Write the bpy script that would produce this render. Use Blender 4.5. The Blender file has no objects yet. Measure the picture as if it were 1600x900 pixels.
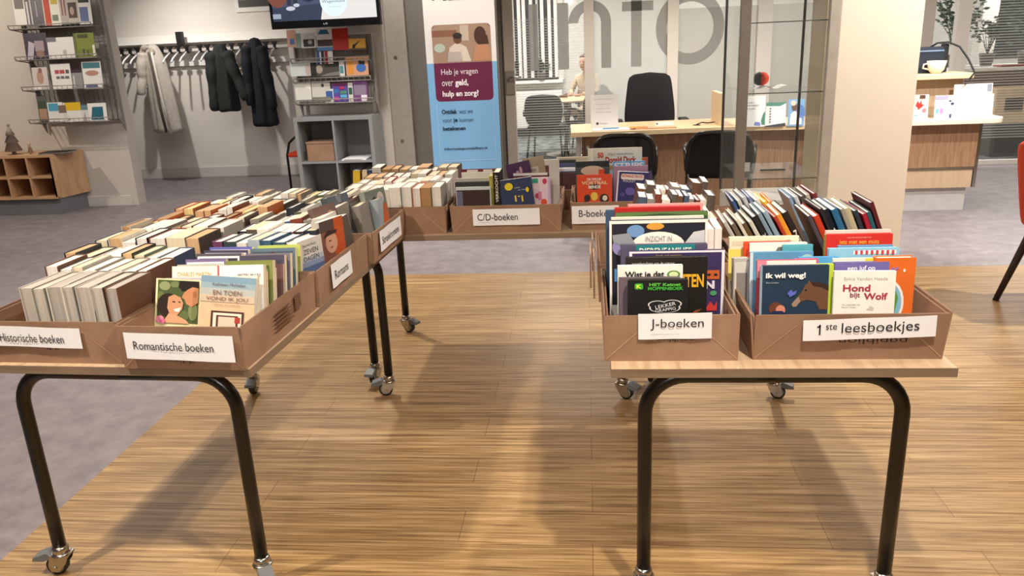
import bpy, bmesh, math, random
from mathutils import Vector, Matrix
random.seed(7)
C = bpy.context.scene.collection
R_ = math.radians
# ------------------------------------------------------------------ camera
CM = Matrix(((0.995056267767002, 0.08975136420181008, -0.04251725063451668),
             (-0.013758677802615343, -0.29940437394025565, -0.9540271063500069),
             (-0.09835508508830688, 0.949895632945724, -0.2966893387837088)))
F = 1221.05
CH = 1.5
cam = bpy.data.cameras.new('camera'); co = bpy.data.objects.new('camera', cam); C.objects.link(co)
cam.sensor_width = 36; cam.lens = 36 * F / 1600; cam.clip_start = .02; cam.clip_end = 100
co.matrix_world = Matrix((
    (CM[0][0], -CM[1][0], -CM[2][0], 0), (CM[0][1], -CM[1][1], -CM[2][1], 0),
    (CM[0][2], -CM[1][2], -CM[2][2], CH), (0, 0, 0, 1)))
bpy.context.scene.camera = co
bpy.context.scene.cycles.transparent_max_bounces = 24
# ------------------------------------------------------------------ light
sc = bpy.context.scene
sc.view_settings.view_transform = 'Standard'; sc.view_settings.look = 'None'
sc.view_settings.gamma = 1; sc.view_settings.use_curve_mapping = False
sc.view_settings.exposure = 0.1
w = bpy.data.worlds.new('world'); sc.world = w; w.use_nodes = True
w.node_tree.nodes['Background'].inputs[0].default_value = (1, .95, .9, 1)
w.node_tree.nodes['Background'].inputs[1].default_value = .42

def spot(x, y, z, power, tx=None, ty=None, tz=0, ang=110, col=(1, .86, .70), r=.045, blend=.6):
    l = bpy.data.lights.new('ceiling_and_fill_spot', 'SPOT'); l.energy = power; l.color = col
    l.spot_size = R_(ang); l.spot_blend = blend; l.shadow_soft_size = r
    o = bpy.data.objects.new('ceiling_and_fill_spot', l); C.objects.link(o); o.location = (x, y, z)
    d = Vector((x if tx is None else tx, y if ty is None else ty, tz)) - Vector((x, y, z))
    o.rotation_euler = d.to_track_quat('-Z', 'Y').to_euler()
    return o
WARM = (1, .87, .72); NEUT = (1, .945, .88)
spot(.55, .95, 2.8, 230, col=WARM, ang=120)
spot(2.6, 2.2, 2.8, 120, col=WARM, ang=120)
spot(-2.02, 1.2, 2.8, 250, col=WARM, ang=130)
spot(-1.95, 4.85, 2.8, 200, col=WARM, ang=125)
spot(.9, 4.3, 2.8, 230, tx=.6, ty=3.2, tz=.9, col=NEUT, ang=75)
spot(-.4, -2.2, 2.5, 170, tx=-.2, ty=2.2, tz=.95, col=NEUT, ang=56, blend=.8)  # front fill added behind the camera to brighten the box labels
spot(2.9, 3.9, 2.8, 300, tx=2.2, ty=5.2, tz=.9, col=NEUT, ang=100)
spot(3.4, 5.2, 2.75, 230, tx=3.3, ty=6.9, tz=.6, col=NEUT, ang=100)
spot(-4.9, 8.6, 2.7, 110, tx=-4.8, ty=9.9, tz=.3, col=NEUT, ang=120, r=.03, blend=.9)
spot(-6.4, 6.2, 2.8, 120, tx=-6.2, ty=8, tz=.4, col=WARM, ang=100)
spot(-1.6, 6.4, 2.8, 90, tx=-1.8, ty=7.6, tz=.9, col=NEUT, ang=130)
spot(.6, 7.4, 2.8, 150, col=WARM, ang=140)

def area(x, y, z, sx, sy, power, col=(1, .97, .93)):
    l = bpy.data.lights.new('area_fill', 'AREA'); l.shape = 'RECTANGLE'; l.size = sx; l.size_y = sy  # unseen area lamps; the large ones are added as ambient fill
    l.energy = power; l.color = col
    o = bpy.data.objects.new('area_fill', l); C.objects.link(o); o.location = (x, y, z)
area(-.6, 11.4, 2.75, 1.2, .6, 110)
area(2.4, 11.4, 2.75, 1.2, .6, 90)
area(6.0, 11.0, 2.75, 1.2, .6, 90)
area(-3.4, 5.5, 2.85, 3, 3, 72)
area(-.5, -1.2, 2.85, 3.4, 2, 14)
area(2.6, 6.2, 2.85, 2.5, 1.5, 60)

# ------------------------------------------------------------------ helpers
def ray(px, py):
    v = Vector(((px - 800) / F, (py - 450) / F, 1)); return CM.transposed() @ v
def onY(px, py, Y):
    d = ray(px, py); t = Y / d.y; return Vector((d.x * t, Y, d.z * t + CH))
def onZ(px, py, Z):
    d = ray(px, py); t = (Z - CH) / d.z; return Vector((d.x * t, d.y * t, Z))
def hexc(h):
    h = h.lstrip('#'); h = h if len(h) == 6 else ''.join(q * 2 for q in h); c = [int(h[i:i + 2], 16) / 255 for i in (0, 2, 4)]
    return tuple((x / 12.92 if x <= .04045 else ((x + .055) / 1.055) ** 2.4) for x in c) + (1,)
_m = {}
def mat(h, rough=.55, metal=0, var=.06, scale=14, bump=0, spec=.4, key=''):
    k = (h, rough, metal, var, scale, bump, key)
    if k in _m: return _m[k]
    m = bpy.data.materials.new('m' + h.strip('#')); m.use_nodes = True; n = m.node_tree.nodes; L = m.node_tree.links
    b = n['Principled BSDF']; b.inputs['Roughness'].default_value = rough; b.inputs['Metallic'].default_value = metal
    b.inputs['Specular IOR Level'].default_value = spec
    c = hexc(h)
    if var:
        t = n.new('ShaderNodeTexCoord'); q = n.new('ShaderNodeTexNoise'); q.inputs['Scale'].default_value = scale
        q.inputs['Detail'].default_value = 4; L.new(t.outputs['Object'], q.inputs['Vector'])
        r = n.new('ShaderNodeValToRGB'); r.color_ramp.elements[0].position = .3; r.color_ramp.elements[1].position = .7
        r.color_ramp.elements[0].color = tuple(x * (1 - var) for x in c[:3]) + (1,)
        r.color_ramp.elements[1].color = tuple(min(1, x * (1 + var)) for x in c[:3]) + (1,)
        L.new(q.outputs['Fac'], r.inputs['Fac']); L.new(r.outputs['Color'], b.inputs['Base Color'])
        if bump:
            bp = n.new('ShaderNodeBump'); bp.inputs['Strength'].default_value = bump; bp.inputs['Distance'].default_value = .01
            L.new(q.outputs['Fac'], bp.inputs['Height']); L.new(bp.outputs['Normal'], b.inputs['Normal'])
    else:
        b.inputs['Base Color'].default_value = c
    _m[k] = m; return m
def grain(name, cols, sc3, rough=.45, pos=(.3, .5, .7), detail=6, bump=0.05):
    m = bpy.data.materials.new(name); m.use_nodes = True; n = m.node_tree.nodes; L = m.node_tree.links
    b = n['Principled BSDF']; b.inputs['Roughness'].default_value = rough
    t = n.new('ShaderNodeTexCoord'); mp = n.new('ShaderNodeMapping'); mp.inputs['Scale'].default_value = sc3
    L.new(t.outputs['Object'], mp.inputs['Vector'])
    q = n.new('ShaderNodeTexNoise'); q.inputs['Scale'].default_value = 1; q.inputs['Detail'].default_value = detail
    q.inputs['Roughness'].default_value = .65
    L.new(mp.outputs[0], q.inputs['Vector']); r = n.new('ShaderNodeValToRGB')
    e = r.color_ramp.elements; e[0].position = pos[0]; e[0].color = hexc(cols[0]); e[1].position = pos[-1]; e[1].color = hexc(cols[-1])
    for p, c in zip(pos[1:-1], cols[1:-1]):
        x = e.new(p); x.color = hexc(c)
    L.new(q.outputs['Fac'], r.inputs['Fac']); L.new(r.outputs['Color'], b.inputs['Base Color'])
    if bump:
        bp = n.new('ShaderNodeBump'); bp.inputs['Strength'].default_value = bump; bp.inputs['Distance'].default_value = .005
        L.new(q.outputs['Fac'], bp.inputs['Height']); L.new(bp.outputs['Normal'], b.inputs['Normal'])
    return m
def emis(h, s):
    m = bpy.data.materials.new('glow'); m.use_nodes = True; b = m.node_tree.nodes['Principled BSDF']
    b.inputs['Base Color'].default_value = (0, 0, 0, 1); b.inputs['Emission Color'].default_value = hexc(h)
    b.inputs['Emission Strength'].default_value = s; return m
def glassm(name, h, alpha, diff=.5, rough=.03, stripes=None):
    """thin pane: transparent + white translucent scatter + faint gloss"""
    m = bpy.data.materials.new(name); m.use_nodes = True; n = m.node_tree.nodes; L = m.node_tree.links
    n.remove(n['Principled BSDF']); out = n['Material Output']
    tr = n.new('ShaderNodeBsdfTransparent'); tr.inputs[0].default_value = (.97, .98, .98, 1)
    d = n.new('ShaderNodeBsdfDiffuse'); d.inputs[0].default_value = hexc(h)
    tl = n.new('ShaderNodeBsdfTranslucent'); tl.inputs[0].default_value = hexc(h)
    a = n.new('ShaderNodeMixShader'); a.inputs[0].default_value = diff; L.new(d.outputs[0], a.inputs[1]); L.new(tl.outputs[0], a.inputs[2])
    mx = n.new('ShaderNodeMixShader'); mx.inputs[0].default_value = alpha; L.new(tr.outputs[0], mx.inputs[1]); L.new(a.outputs[0], mx.inputs[2])
    if stripes:
        t = n.new('ShaderNodeTexCoord'); wv = n.new('ShaderNodeTexWave'); wv.bands_direction = 'Z'; wv.inputs['Scale'].default_value = stripes
        L.new(t.outputs['Object'], wv.inputs['Vector'])
        r = n.new('ShaderNodeValToRGB'); r.color_ramp.elements[0].position = .45; r.color_ramp.elements[1].position = .55
        r.color_ramp.elements[0].color = (0, 0, 0, 1); r.color_ramp.elements[1].color = (alpha,) * 3 + (1,)
        L.new(wv.outputs['Fac'], r.inputs['Fac']); L.new(r.outputs['Color'], mx.inputs[0])
    g = n.new('ShaderNodeBsdfGlossy'); g.inputs['Roughness'].default_value = rough
    lw = n.new('ShaderNodeLayerWeight'); pw = n.new('ShaderNodeMath'); pw.operation = 'POWER'; pw.inputs[1].default_value = 4
    f = n.new('ShaderNodeMath'); f.operation = 'MULTIPLY_ADD'; f.inputs[1].default_value = .22; f.inputs[2].default_value = .025
    L.new(lw.outputs['Facing'], pw.inputs[0]); L.new(pw.outputs[0], f.inputs[0])
    m2 = n.new('ShaderNodeMixShader'); L.new(f.outputs[0], m2.inputs[0]); L.new(mx.outputs[0], m2.inputs[1]); L.new(g.outputs[0], m2.inputs[2])
    L.new(m2.outputs[0], out.inputs['Surface']); return m

class MB:
    def __init__(s): s.bm = bmesh.new(); s.mats = []
    def mi(s, m):
        if m not in s.mats: s.mats.append(m)
        return s.mats.index(m)
    def box(s, a, b, m, bev=0, T=None):
        (x0, y0, z0), (x1, y1, z1) = a, b
        P = [(x0, y0, z0), (x1, y0, z0), (x1, y1, z0), (x0, y1, z0), (x0, y0, z1), (x1, y0, z1), (x1, y1, z1), (x0, y1, z1)]
        v = [s.bm.verts.new(T @ Vector(p) if T else p) for p in P]; i = s.mi(m); fs = []
        for q in ((3, 2, 1, 0), (4, 5, 6, 7), (0, 1, 5, 4), (1, 2, 6, 5), (2, 3, 7, 6), (3, 0, 4, 7)):
            f = s.bm.faces.new([v[k] for k in q]); f.material_index = i; fs.append(f)
        if bev:
            e = list({e for f in fs for e in f.edges})
            r = bmesh.ops.bevel(s.bm, geom=e, offset=bev, segments=2, affect='EDGES', profile=.6)
            for f in r['faces']: f.material_index = i
        return s
    def prism(s, pts, z0, z1, m, T=None, ax='z'):
        """extrude 2-D outline; ax z: (x,y)->z ; ax y: (x,z)->y"""
        def P(p, h):
            v = Vector((p[0], p[1], h)) if ax == 'z' else (Vector((p[0], h, p[1])) if ax == 'y' else Vector((h, p[0], p[1])))
            return T @ v if T else v
        i = s.mi(m); a = [s.bm.verts.new(P(p, z0)) for p in pts]; b = [s.bm.verts.new(P(p, z1)) for p in pts]
        n = len(pts)
        for q in (a[::-1], b): s.bm.faces.new(q).material_index = i
        for k in range(n):
            s.bm.faces.new([a[k], a[(k + 1) % n], b[(k + 1) % n], b[k]]).material_index = i
        return s
    def tube(s, pts, r, m, n=10, caps=True):
        i = s.mi(m); rings = []; pts = [Vector(p) for p in pts]; up = None
        for k, p in enumerate(pts):
            t = ((pts[min(k + 1, len(pts) - 1)] - p).normalized() + (p - pts[max(k - 1, 0)]).normalized()).normalized()
            if up is None: up = Vector((0, 0, 1)) if abs(t.z) < .9 else Vector((1, 0, 0))
            u = (up - t * up.dot(t)).normalized(); up = u; v = t.cross(u)
            rr = r[k] if isinstance(r, (list, tuple)) else r
            rings.append([s.bm.verts.new(p + (u * math.cos(a) + v * math.sin(a)) * rr) for a in [2 * math.pi * j / n for j in range(n)]])
        for A, B in zip(rings, rings[1:]):
            for j in range(n):
                f = s.bm.faces.new([A[j], A[(j + 1) % n], B[(j + 1) % n], B[j]]); f.material_index = i; f.smooth = True
        if caps:
            s.bm.faces.new(rings[0][::-1]).material_index = i; s.bm.faces.new(rings[-1]).material_index = i
        return s
    def loft(s, rings, m, caps=True, smooth=True):
        i = s.mi(m); R = [[s.bm.verts.new(p) for p in r] for r in rings]; n = len(R[0])
        for A, B in zip(R, R[1:]):
            for j in range(n):
                f = s.bm.faces.new([A[j], A[(j + 1) % n], B[(j + 1) % n], B[j]]); f.material_index = i; f.smooth = smooth
        if caps:
            s.bm.faces.new(R[0][::-1]).material_index = i; s.bm.faces.new(R[-1]).material_index = i
        return s
    def lathe(s, prof, m, c=(0, 0, 0), n=20, ax='z', T=None):
        rings = []
        for r, h in prof:
            ring = []
            for j in range(n):
                a = 2 * math.pi * j / n; x, y = r * math.cos(a), r * math.sin(a)
                p = Vector((x, y, h)) if ax == 'z' else (Vector((h, x, y)) if ax == 'x' else Vector((x, h, y)))
                p = p + Vector(c); ring.append(T @ p if T else p)
            rings.append(ring)
        return s.loft(rings, m)
    def face(s, P, m, smooth=False):
        f = s.bm.faces.new([s.bm.verts.new(p) for p in P]); f.material_index = s.mi(m); f.smooth = smooth; return s
    def build(s, name, parent=None, sub=0, solid=0):
        bmesh.ops.recalc_face_normals(s.bm, faces=s.bm.faces)
        me = bpy.data.meshes.new(name); s.bm.to_mesh(me); s.bm.free()
        for m in s.mats: me.materials.append(m)
        o = bpy.data.objects.new(name, me); C.objects.link(o); o.parent = parent
        if solid:
            q = o.modifiers.new('solid', 'SOLIDIFY'); q.thickness = solid
        if sub:
            q = o.modifiers.new('sub', 'SUBSURF'); q.levels = sub; q.render_levels = sub
        return o
def tag(o, label=None, cat=None, group=None, kind=None):
    if label: o['label'] = label
    if cat: o['category'] = cat
    if group: o['group'] = group
    if kind: o['kind'] = kind
    return o
def thing(name, label, cat, loc=(0, 0, 0), rz=0, group=None, rx=0, ry=0):
    o = bpy.data.objects.new(name, None); C.objects.link(o); o.empty_display_size = .05
    o.location = loc; o.rotation_euler = (rx, ry, rz); return tag(o, label, cat, group)
def struct(name, mb): return tag(mb.build(name), kind='structure')
def dup(root, loc=None, rz=None, label=None):
    r = root.copy(); C.objects.link(r)
    if loc is not None: r.location = loc
    if rz is not None: r.rotation_euler = (root.rotation_euler[0], root.rotation_euler[1], rz)
    if label: r['label'] = label
    for ch in list(root.children):
        c = ch.copy(); C.objects.link(c); c.parent = r
        for g in ch.children:
            d = g.copy(); C.objects.link(d); d.parent = c
    return r
ORD = ['first', 'second', 'third', 'fourth', 'fifth', 'sixth', 'seventh', 'eighth', 'ninth', 'tenth', 'eleventh', 'twelfth', 'thirteenth', 'fourteenth', 'fifteenth', 'sixteenth', 'seventeenth', 'eighteenth']
# -------- flat art: lies in the local plane y = y0, facing -y, x to the right, z up
def text_into(mb, s, x0, z0, w, h, m, y=-.001, bold=.0, rot=0, fit=True, shear=0):
    c = bpy.data.curves.new('t', 'FONT'); c.body = s; c.offset = bold; c.resolution_u = 3; c.shear = shear
    o = bpy.data.objects.new('t', c); C.objects.link(o)
    dg = bpy.context.evaluated_depsgraph_get(); me = bpy.data.meshes.new_from_object(o.evaluated_get(dg))
    if me.vertices:
        xs = [v.co.x for v in me.vertices]; ys = [v.co.y for v in me.vertices]
        ax, bx, ay, by = min(xs), max(xs), min(ys), max(ys)
        sx = w / (bx - ax); sy = h / (by - ay)
        if not fit: sx = sy = min(sx, sy)
        i = mb.mi(m); V = []
        for v in me.vertices:
            X = (v.co.x - ax) * sx; Z = (v.co.y - ay) * sy
            if rot:
                a = R_(rot); cx, cz = (bx - ax) * sx / 2, (by - ay) * sy / 2; dx, dz = X - cx, Z - cz
                X, Z = cx + dx * math.cos(a) - dz * math.sin(a), cz + dx * math.sin(a) + dz * math.cos(a)
            V.append(mb.bm.verts.new((x0 + X, y, z0 + Z)))
        for p in me.polygons:
            try: mb.bm.faces.new([V[k] for k in p.vertices]).material_index = i
            except ValueError: pass
    bpy.data.objects.remove(o); bpy.data.curves.remove(c); bpy.data.meshes.remove(me)
def M2(h): return mat(h, rough=.5, var=0) if isinstance(h, str) else h
def art(parent, name, W, H, shapes, x0=0, z0=0, y=0, eps=.0005, texts=(), tname='lettering', tmat=None):
    """shapes in 0..1 of the W x H panel whose lower-left is (x0, z0)"""
    mb = MB(); k = 1
    for s in shapes:
        t = s[0]; m = M2(s[-1])
        if t == 'r': _, a, b, c, d, _c = s; P = [(a, b), (c, b), (c, d), (a, d)]
        elif t == 'e':
            _, cx, cz, rx, rz, _c = s; P = [(cx + rx * math.cos(q), cz + rz * math.sin(q)) for q in [2 * math.pi * j / 24 for j in range(24)]]
        elif t == 'rr':
            _, a, b, c, d, rad, _c = s; P = []; ra = rad; rb = rad * W / H
            for cx, cz, st in ((c - ra, d - rb, 0), (a + ra, d - rb, 90), (a + ra, b + rb, 180), (c - ra, b + rb, 270)):
                P += [(cx + ra * math.cos(R_(st + q)), cz + rb * math.sin(R_(st + q))) for q in (0, 30, 60, 90)]
        else: P = s[1]
        mb.face([(x0 + p[0] * W, y - eps * k, z0 + p[1] * H) for p in P], m); k += 1
    o = None
    if shapes: o = mb.build(name, parent)
    if texts:
        tb = MB()
        for t in texts:
            s, a, b, c, d, col = t[:6]; kw = t[6] if len(t) > 6 else {}
            text_into(tb, s, x0 + a * W, z0 + b * H, (c - a) * W, (d - b) * H, M2(col), y=y - eps * (k + 1), **kw)
        tb.build(tname, parent)
    return o

# ------------------------------------------------------------------ materials
def wood_floor_mat():
    m = bpy.data.materials.new('bamboo_floor'); m.use_nodes = True; n = m.node_tree.nodes; L = m.node_tree.links
    b = n['Principled BSDF']; b.inputs['Roughness'].default_value = .42; b.inputs['Specular IOR Level'].default_value = .35
    t = n.new('ShaderNodeTexCoord')
    def noise(sx, sy, det, dist=0):
        mp = n.new('ShaderNodeMapping'); mp.inputs['Scale'].default_value = (sx, sy, 1); L.new(t.outputs['Object'], mp.inputs['Vector'])
        q = n.new('ShaderNodeTexNoise'); q.inputs['Scale'].default_value = 1; q.inputs['Detail'].default_value = det; q.inputs['Roughness'].default_value = .6
        L.new(mp.outputs[0], q.inputs['Vector']); return q
    q1 = noise(2.2, 75, 5); q2 = noise(1.1, 26, 4); q3 = noise(5, 260, 3)
    r1 = n.new('ShaderNodeValToRGB'); e = r1.color_ramp.elements
    e[0].position = .3; e[0].color = hexc('#775c3a'); e[1].position = .72; e[1].color = hexc('#d2b384')
    x = e.new(.5); x.color = hexc('#b08f60')
    L.new(q1.outputs['Fac'], r1.inputs['Fac'])
    r2 = n.new('ShaderNodeValToRGB'); r2.color_ramp.elements[0].position = .35; r2.color_ramp.elements[0].color = (.72, .70, .68, 1)
    r2.color_ramp.elements[1].position = .65; r2.color_ramp.elements[1].color = (1.0, 1.0, 1.0, 1); L.new(q2.outputs['Fac'], r2.inputs['Fac'])
    r3 = n.new('ShaderNodeValToRGB'); r3.color_ramp.elements[0].position = .33; r3.color_ramp.elements[0].color = (.5, .45, .42, 1)
    r3.color_ramp.elements[1].position = .46; r3.color_ramp.elements[1].color = (1, 1, 1, 1); L.new(q3.outputs['Fac'], r3.inputs['Fac'])
    bk = n.new('ShaderNodeTexBrick'); bk.offset = .37; bk.inputs['Scale'].default_value = 1
    bk.inputs['Brick Width'].default_value = 1.15; bk.inputs['Row Height'].default_value = .175; bk.inputs['Mortar Size'].default_value = .0012
    bk.inputs['Mortar Smooth'].default_value = 0
    bk.inputs['Color1'].default_value = (1, 1, 1, 1); bk.inputs['Color2'].default_value = (.9, .89, .87, 1); bk.inputs['Mortar'].default_value = (.5, .42, .36, 1)
    L.new(t.outputs['Object'], bk.inputs['Vector'])
    prev = r1.outputs['Color']
    for s in (r2.outputs['Color'], r3.outputs['Color'], bk.outputs['Color']):
        mx = n.new('ShaderNodeMixRGB'); mx.blend_type = 'MULTIPLY'; mx.inputs[0].default_value = 1
        L.new(prev, mx.inputs[1]); L.new(s, mx.inputs[2]); prev = mx.outputs[0]
    L.new(prev, b.inputs['Base Color'])
    return m
WOODF = wood_floor_mat()
VINYL = grain('grey_linoleum', ['#787073', '#8f878a'], (9, 9, 9), rough=.5, pos=(.35, .65), bump=0)
WALL = mat('#cfc8c0', rough=.85, var=.02, scale=2)
WALLW = mat('#e6e0d8', rough=.85, var=.02, scale=2)
COLUMN = mat('#eee3d0', rough=.8, var=.02, scale=3)
SKIRT = mat('#d4cec7', rough=.5, var=.02)
GREYP = mat('#79736c', rough=.6, var=.03)
CARPET = grain('carpet', ['#4b5052', '#8f9494'], (7, 5, 5), rough=.95, pos=(.4, .62), bump=0)
CARD = grain('cardboard', ['#8d6d54', '#a18068'], (6, 6, 6), rough=.85, pos=(.35, .65), bump=.02)
CARDE = mat('#836650', rough=.9)
TOPW = grain('table_oak', ['#a68a6c', '#c0a688', '#cdb698'], (40, 3, 8), rough=.45, bump=0)
TOPX = grain('table_oak_cross', ['#a68a6c', '#c0a688', '#cdb698'], (3, 40, 8), rough=.45, bump=0)
EDGE = grain('table_edge', ['#75614f', '#8f7a64'], (4, 4, 60), rough=.6, pos=(.3, .7), bump=0)
BLACKT = mat('#17130f', rough=.28, var=0, spec=.5)
CHROME = mat('#b9b5ae', rough=.25, metal=1, var=.05)
RUBBER = mat('#4a4844', rough=.6)
DKRUB = mat('#2a2826', rough=.6)
PAPER = mat('#f2eee8', rough=.7, var=.01)
PAPERW = mat('#f2f3f8', rough=.6, var=0)
BLK = mat('#1b1a1a', rough=.55, var=0)
INK = mat('#2b2a2c', rough=.6, var=0)
def pagemat(h):
    k = ('pg', h)
    if k in _m: return _m[k]
    _m[k] = grain('pages' + h.strip('#'), [h, h], (1, 1, 1), rough=.8, bump=0)
    m = _m[k]; n = m.node_tree.nodes; L = m.node_tree.links
    mp = [x for x in n if x.type == 'MAPPING'][0]; mp.inputs['Scale'].default_value = (3, 900, 3)
    r = [x for x in n if x.type == 'VALTORGB'][0]; c = hexc(h)
    r.color_ramp.elements[0].color = tuple(x * .72 for x in c[:3]) + (1,)
    return m

# ------------------------------------------------------------------ setting
mb = MB(); mb.box((-9, -4, -.05), (9, 14.5, 0), VINYL); struct('floor', mb)
mb = MB(); mb.box((-1.877, -4, 0), (9, 5.14, .003), WOODF); struct('floor_wood', mb)
mb = MB(); mb.box((-2.6, 9.26, 0), (9, 13.4, .004), CARPET); struct('floor_office', mb)
mb = MB(); mb.box((-9, -4, 2.9), (9, 14.5, 3.0), mat('#dcd7d0', rough=.9)); struct('ceiling', mb)
mb = MB(); mb.box((-9, 8.05, 0), (-4.90, 8.21, 2.9), WALL); struct('wall_left', mb)
mb = MB(); mb.box((-9, 8.035, 0), (-4.97, 8.05, .11), SKIRT, bev=.003); struct('baseboard_left', mb)
mb = MB(); mb.box((-9, 9.95, 0), (-2.6, 10.1, 2.9), WALLW); struct('wall_back', mb)
mb = MB(); mb.box((-9, 9.93, 0), (-2.6, 9.95, .13), SKIRT, bev=.003); struct('baseboard_back', mb)
mb = MB(); mb.box((-9.1, -4, 0), (-9, 14.5, 2.9), WALLW); struct('wall_far_left', mb)
mb = MB(); mb.box((9, -4, 0), (9.1, 14.5, 2.9), WALLW); struct('wall_right', mb)
mb = MB(); mb.box((-9, -4.1, 0), (9, -4, 2.9), WALLW); struct('wall_behind', mb)
mb = MB(); mb.box((-9, 13.4, 0), (9, 13.5, 2.9), mat('#d6d2ca', rough=.8)); struct('wall_office', mb)
# pillar behind the screen, grey post and grey panel
mb = MB(); mb.box((-2.92, 7.83, 0), (-1.95, 8.4, 2.9), WALL); struct('wall_pillar', mb)
mb = MB(); mb.box((-1.95, 7.86, 0), (-1.74, 8.0, 2.9), mat('#a39c94', rough=.55), bev=.01)
for z in (1.43, .62, 2.2): mb.lathe([(.018, -.004), (.018, 0), (.008, .0)], CHROME, c=(-1.86, 7.858, z), ax='y', n=12)
struct('trim_1', mb)
mb = MB(); mb.box((-1.74, 7.93, 0), (-.86, 8.0, 2.9), GREYP); struct('wall_panel', mb)
mb = MB(); mb.box((-2.6, 8.0, 0), (-2.5, 13.4, 2.9), WALLW); struct('wall_office_left', mb)
# white column on the right
mb = MB(); mb.box((1.55, 5.2, 0), (2.035, 5.75, 2.9), COLUMN, bev=.004); struct('wall_column', mb)
mb = MB(); mb.box((1.485, 5.26, 0), (1.55, 5.6, 2.9), mat('#c2b092', rough=.7)); struct('column_shade_strip', mb)  # tan strip: shading of the column's left side put into colour

# ------------------------------------------------------------------ rolling tables
def caster(leg, x, y, ang, lever=True):
    T = Matrix.Translation((x, y, 0)) @ Matrix.Rotation(ang, 4, 'Z')
    mb = MB()
    mb.lathe([(.021, .076), (.024, .08), (.024, .092), (.0195, .10)], CHROME, c=(0, 0, 0), n=16, T=T)
    mb.lathe([(.028, .068), (.03, .072), (.026, .078)], CHROME, n=16, T=T)
    for s in (-1, 1):
        mb.prism([(-.028, .074), (.03, .074), (.018, .045), (-.006, .018), (-.03, .018), (-.036, .034)], s * .019 - .0015, s * .019 + .0015, CHROME, T=T, ax='y')
    mb.box((-.028, -.019, .068), (.03, .019, .074), CHROME, T=T)
    mb.lathe([(.006, -.024), (.006, .024)], CHROME, c=(-.018, 0, .031), ax='y', n=10, T=T)
    c = mb.build('caster', leg)
    w_ = MB(); w_.lathe([(.020, -.0125), (.0305, -.0115), (.031, 0), (.0305, .0115), (.020, .0125)], DKRUB, c=(-.018, 0, .0345), ax='y', n=24, T=T)
    w_.lathe([(.004, -.0145), (.018, -.0135), (.024, -.0128), (.024, .0128), (.018, .0135), (.004, .0145)], mat('#9b978f', rough=.4), c=(-.018, 0, .0345), ax='y', n=20, T=T)
    w_.build('wheel', c)
    if lever:
        l_ = MB(); l_.prism([(-.024, .074), (-.036, .084), (-.078, .07), (-.082, .058), (-.05, .056), (-.03, .062)], -.02, .02, mat('#6d7073', rough=.5), T=T, ax='y')
        l_.build('brake_lever', c)
def rolling_table(label, loc, rz, Lx, Ly, cast, along='x'):
    t = thing('rolling_table', label, 'table', loc, rz, None)
    top = MB(); W = TOPW if Ly > Lx else TOPX
    top.box((0, 0, .6985), (Lx, Ly, .722), W)
    for q in top.bm.faces:
        if abs(q.normal.z) < .5: pass
    o = top.build('table_top', t)
    e = MB(); h = .0012
    e.box((-h, -h, .6985), (Lx + h, 0, .7215), EDGE); e.box((-h, Ly, .6985), (Lx + h, Ly + h, .7215), EDGE)
    e.box((-h, 0, .6985), (0, Ly, .7215), EDGE); e.box((Lx, 0, .6985), (Lx + h, Ly, .7215), EDGE)
    e.build('edge_band', t)
    ix, iy = .088, .064
    r = .019; Rb = .105
    if along == 'x': ends = [((ix, iy), (Lx - ix, iy)), ((ix, Ly - iy), (Lx - ix, Ly - iy))]
    else: ends = [((ix, iy), (ix, Ly - iy)), ((Lx - ix, iy), (Lx - ix, Ly - iy))]
    k = 0
    for A, B in ends:
        A = Vector(A); B = Vector(B); mid = (A + B) / 2
        for P in (A, B):
            d = (mid - P).normalized(); zt = .676
            pts = [(P.x, P.y, .088), (P.x, P.y, .35), (P.x, P.y, zt - Rb)]
            for q in range(1, 9):
                a = math.pi / 2 * q / 8
                s_ = Rb * (1 - math.cos(a)); pts.append((P.x + d.x * s_, P.y + d.y * s_, zt - Rb + Rb * math.sin(a)))
            pts.append((mid.x, mid.y, zt))
            m_ = MB(); m_.tube(pts, r, BLACKT, n=16); leg = m_.build('leg', t)
            caster(leg, P.x, P.y, cast[k]); k += 1
        pl = MB()
        for P in (A, B):
            d = (mid - P).normalized(); c_ = P + d * .16
            pl.box((c_.x - .05, c_.y - .03, .693), (c_.x + .05, c_.y + .03, .6985), BLK)
        pl.build('mounting_plate', t)
    return t
ZT = .722
A1 = R_(-2.7)
T1o = Vector((-.885, 1.812, 0))
T1x = Vector((math.cos(A1), math.sin(A1), 0)); T1y = Vector((-math.sin(A1), math.cos(A1), 0))
def T1(x, y, z=0): return T1o + T1x * x + T1y * y + Vector((0, 0, z))
rolling_table('oak-topped table on casters carrying the Historische, Romantische, Romans and Streekromans boxes', T1(-.83, 0), A1, .83, 1.44, [R_(8), R_(125), R_(100), R_(12)])
rolling_table('oak-topped table on casters carrying the J-boeken and 1ste leesboekjes boxes', (.052, 1.804, 0), 0, .818, 1.42, [R_(80), R_(100), R_(150), R_(165)])
rolling_table('oak-topped crosswise table on casters carrying the C/D-boeken and B-boeken boxes', (-1.1, 3.275, 0), 0, 1.48, .80, [R_(80), R_(155), R_(60), R_(110)], along='y')

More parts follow.
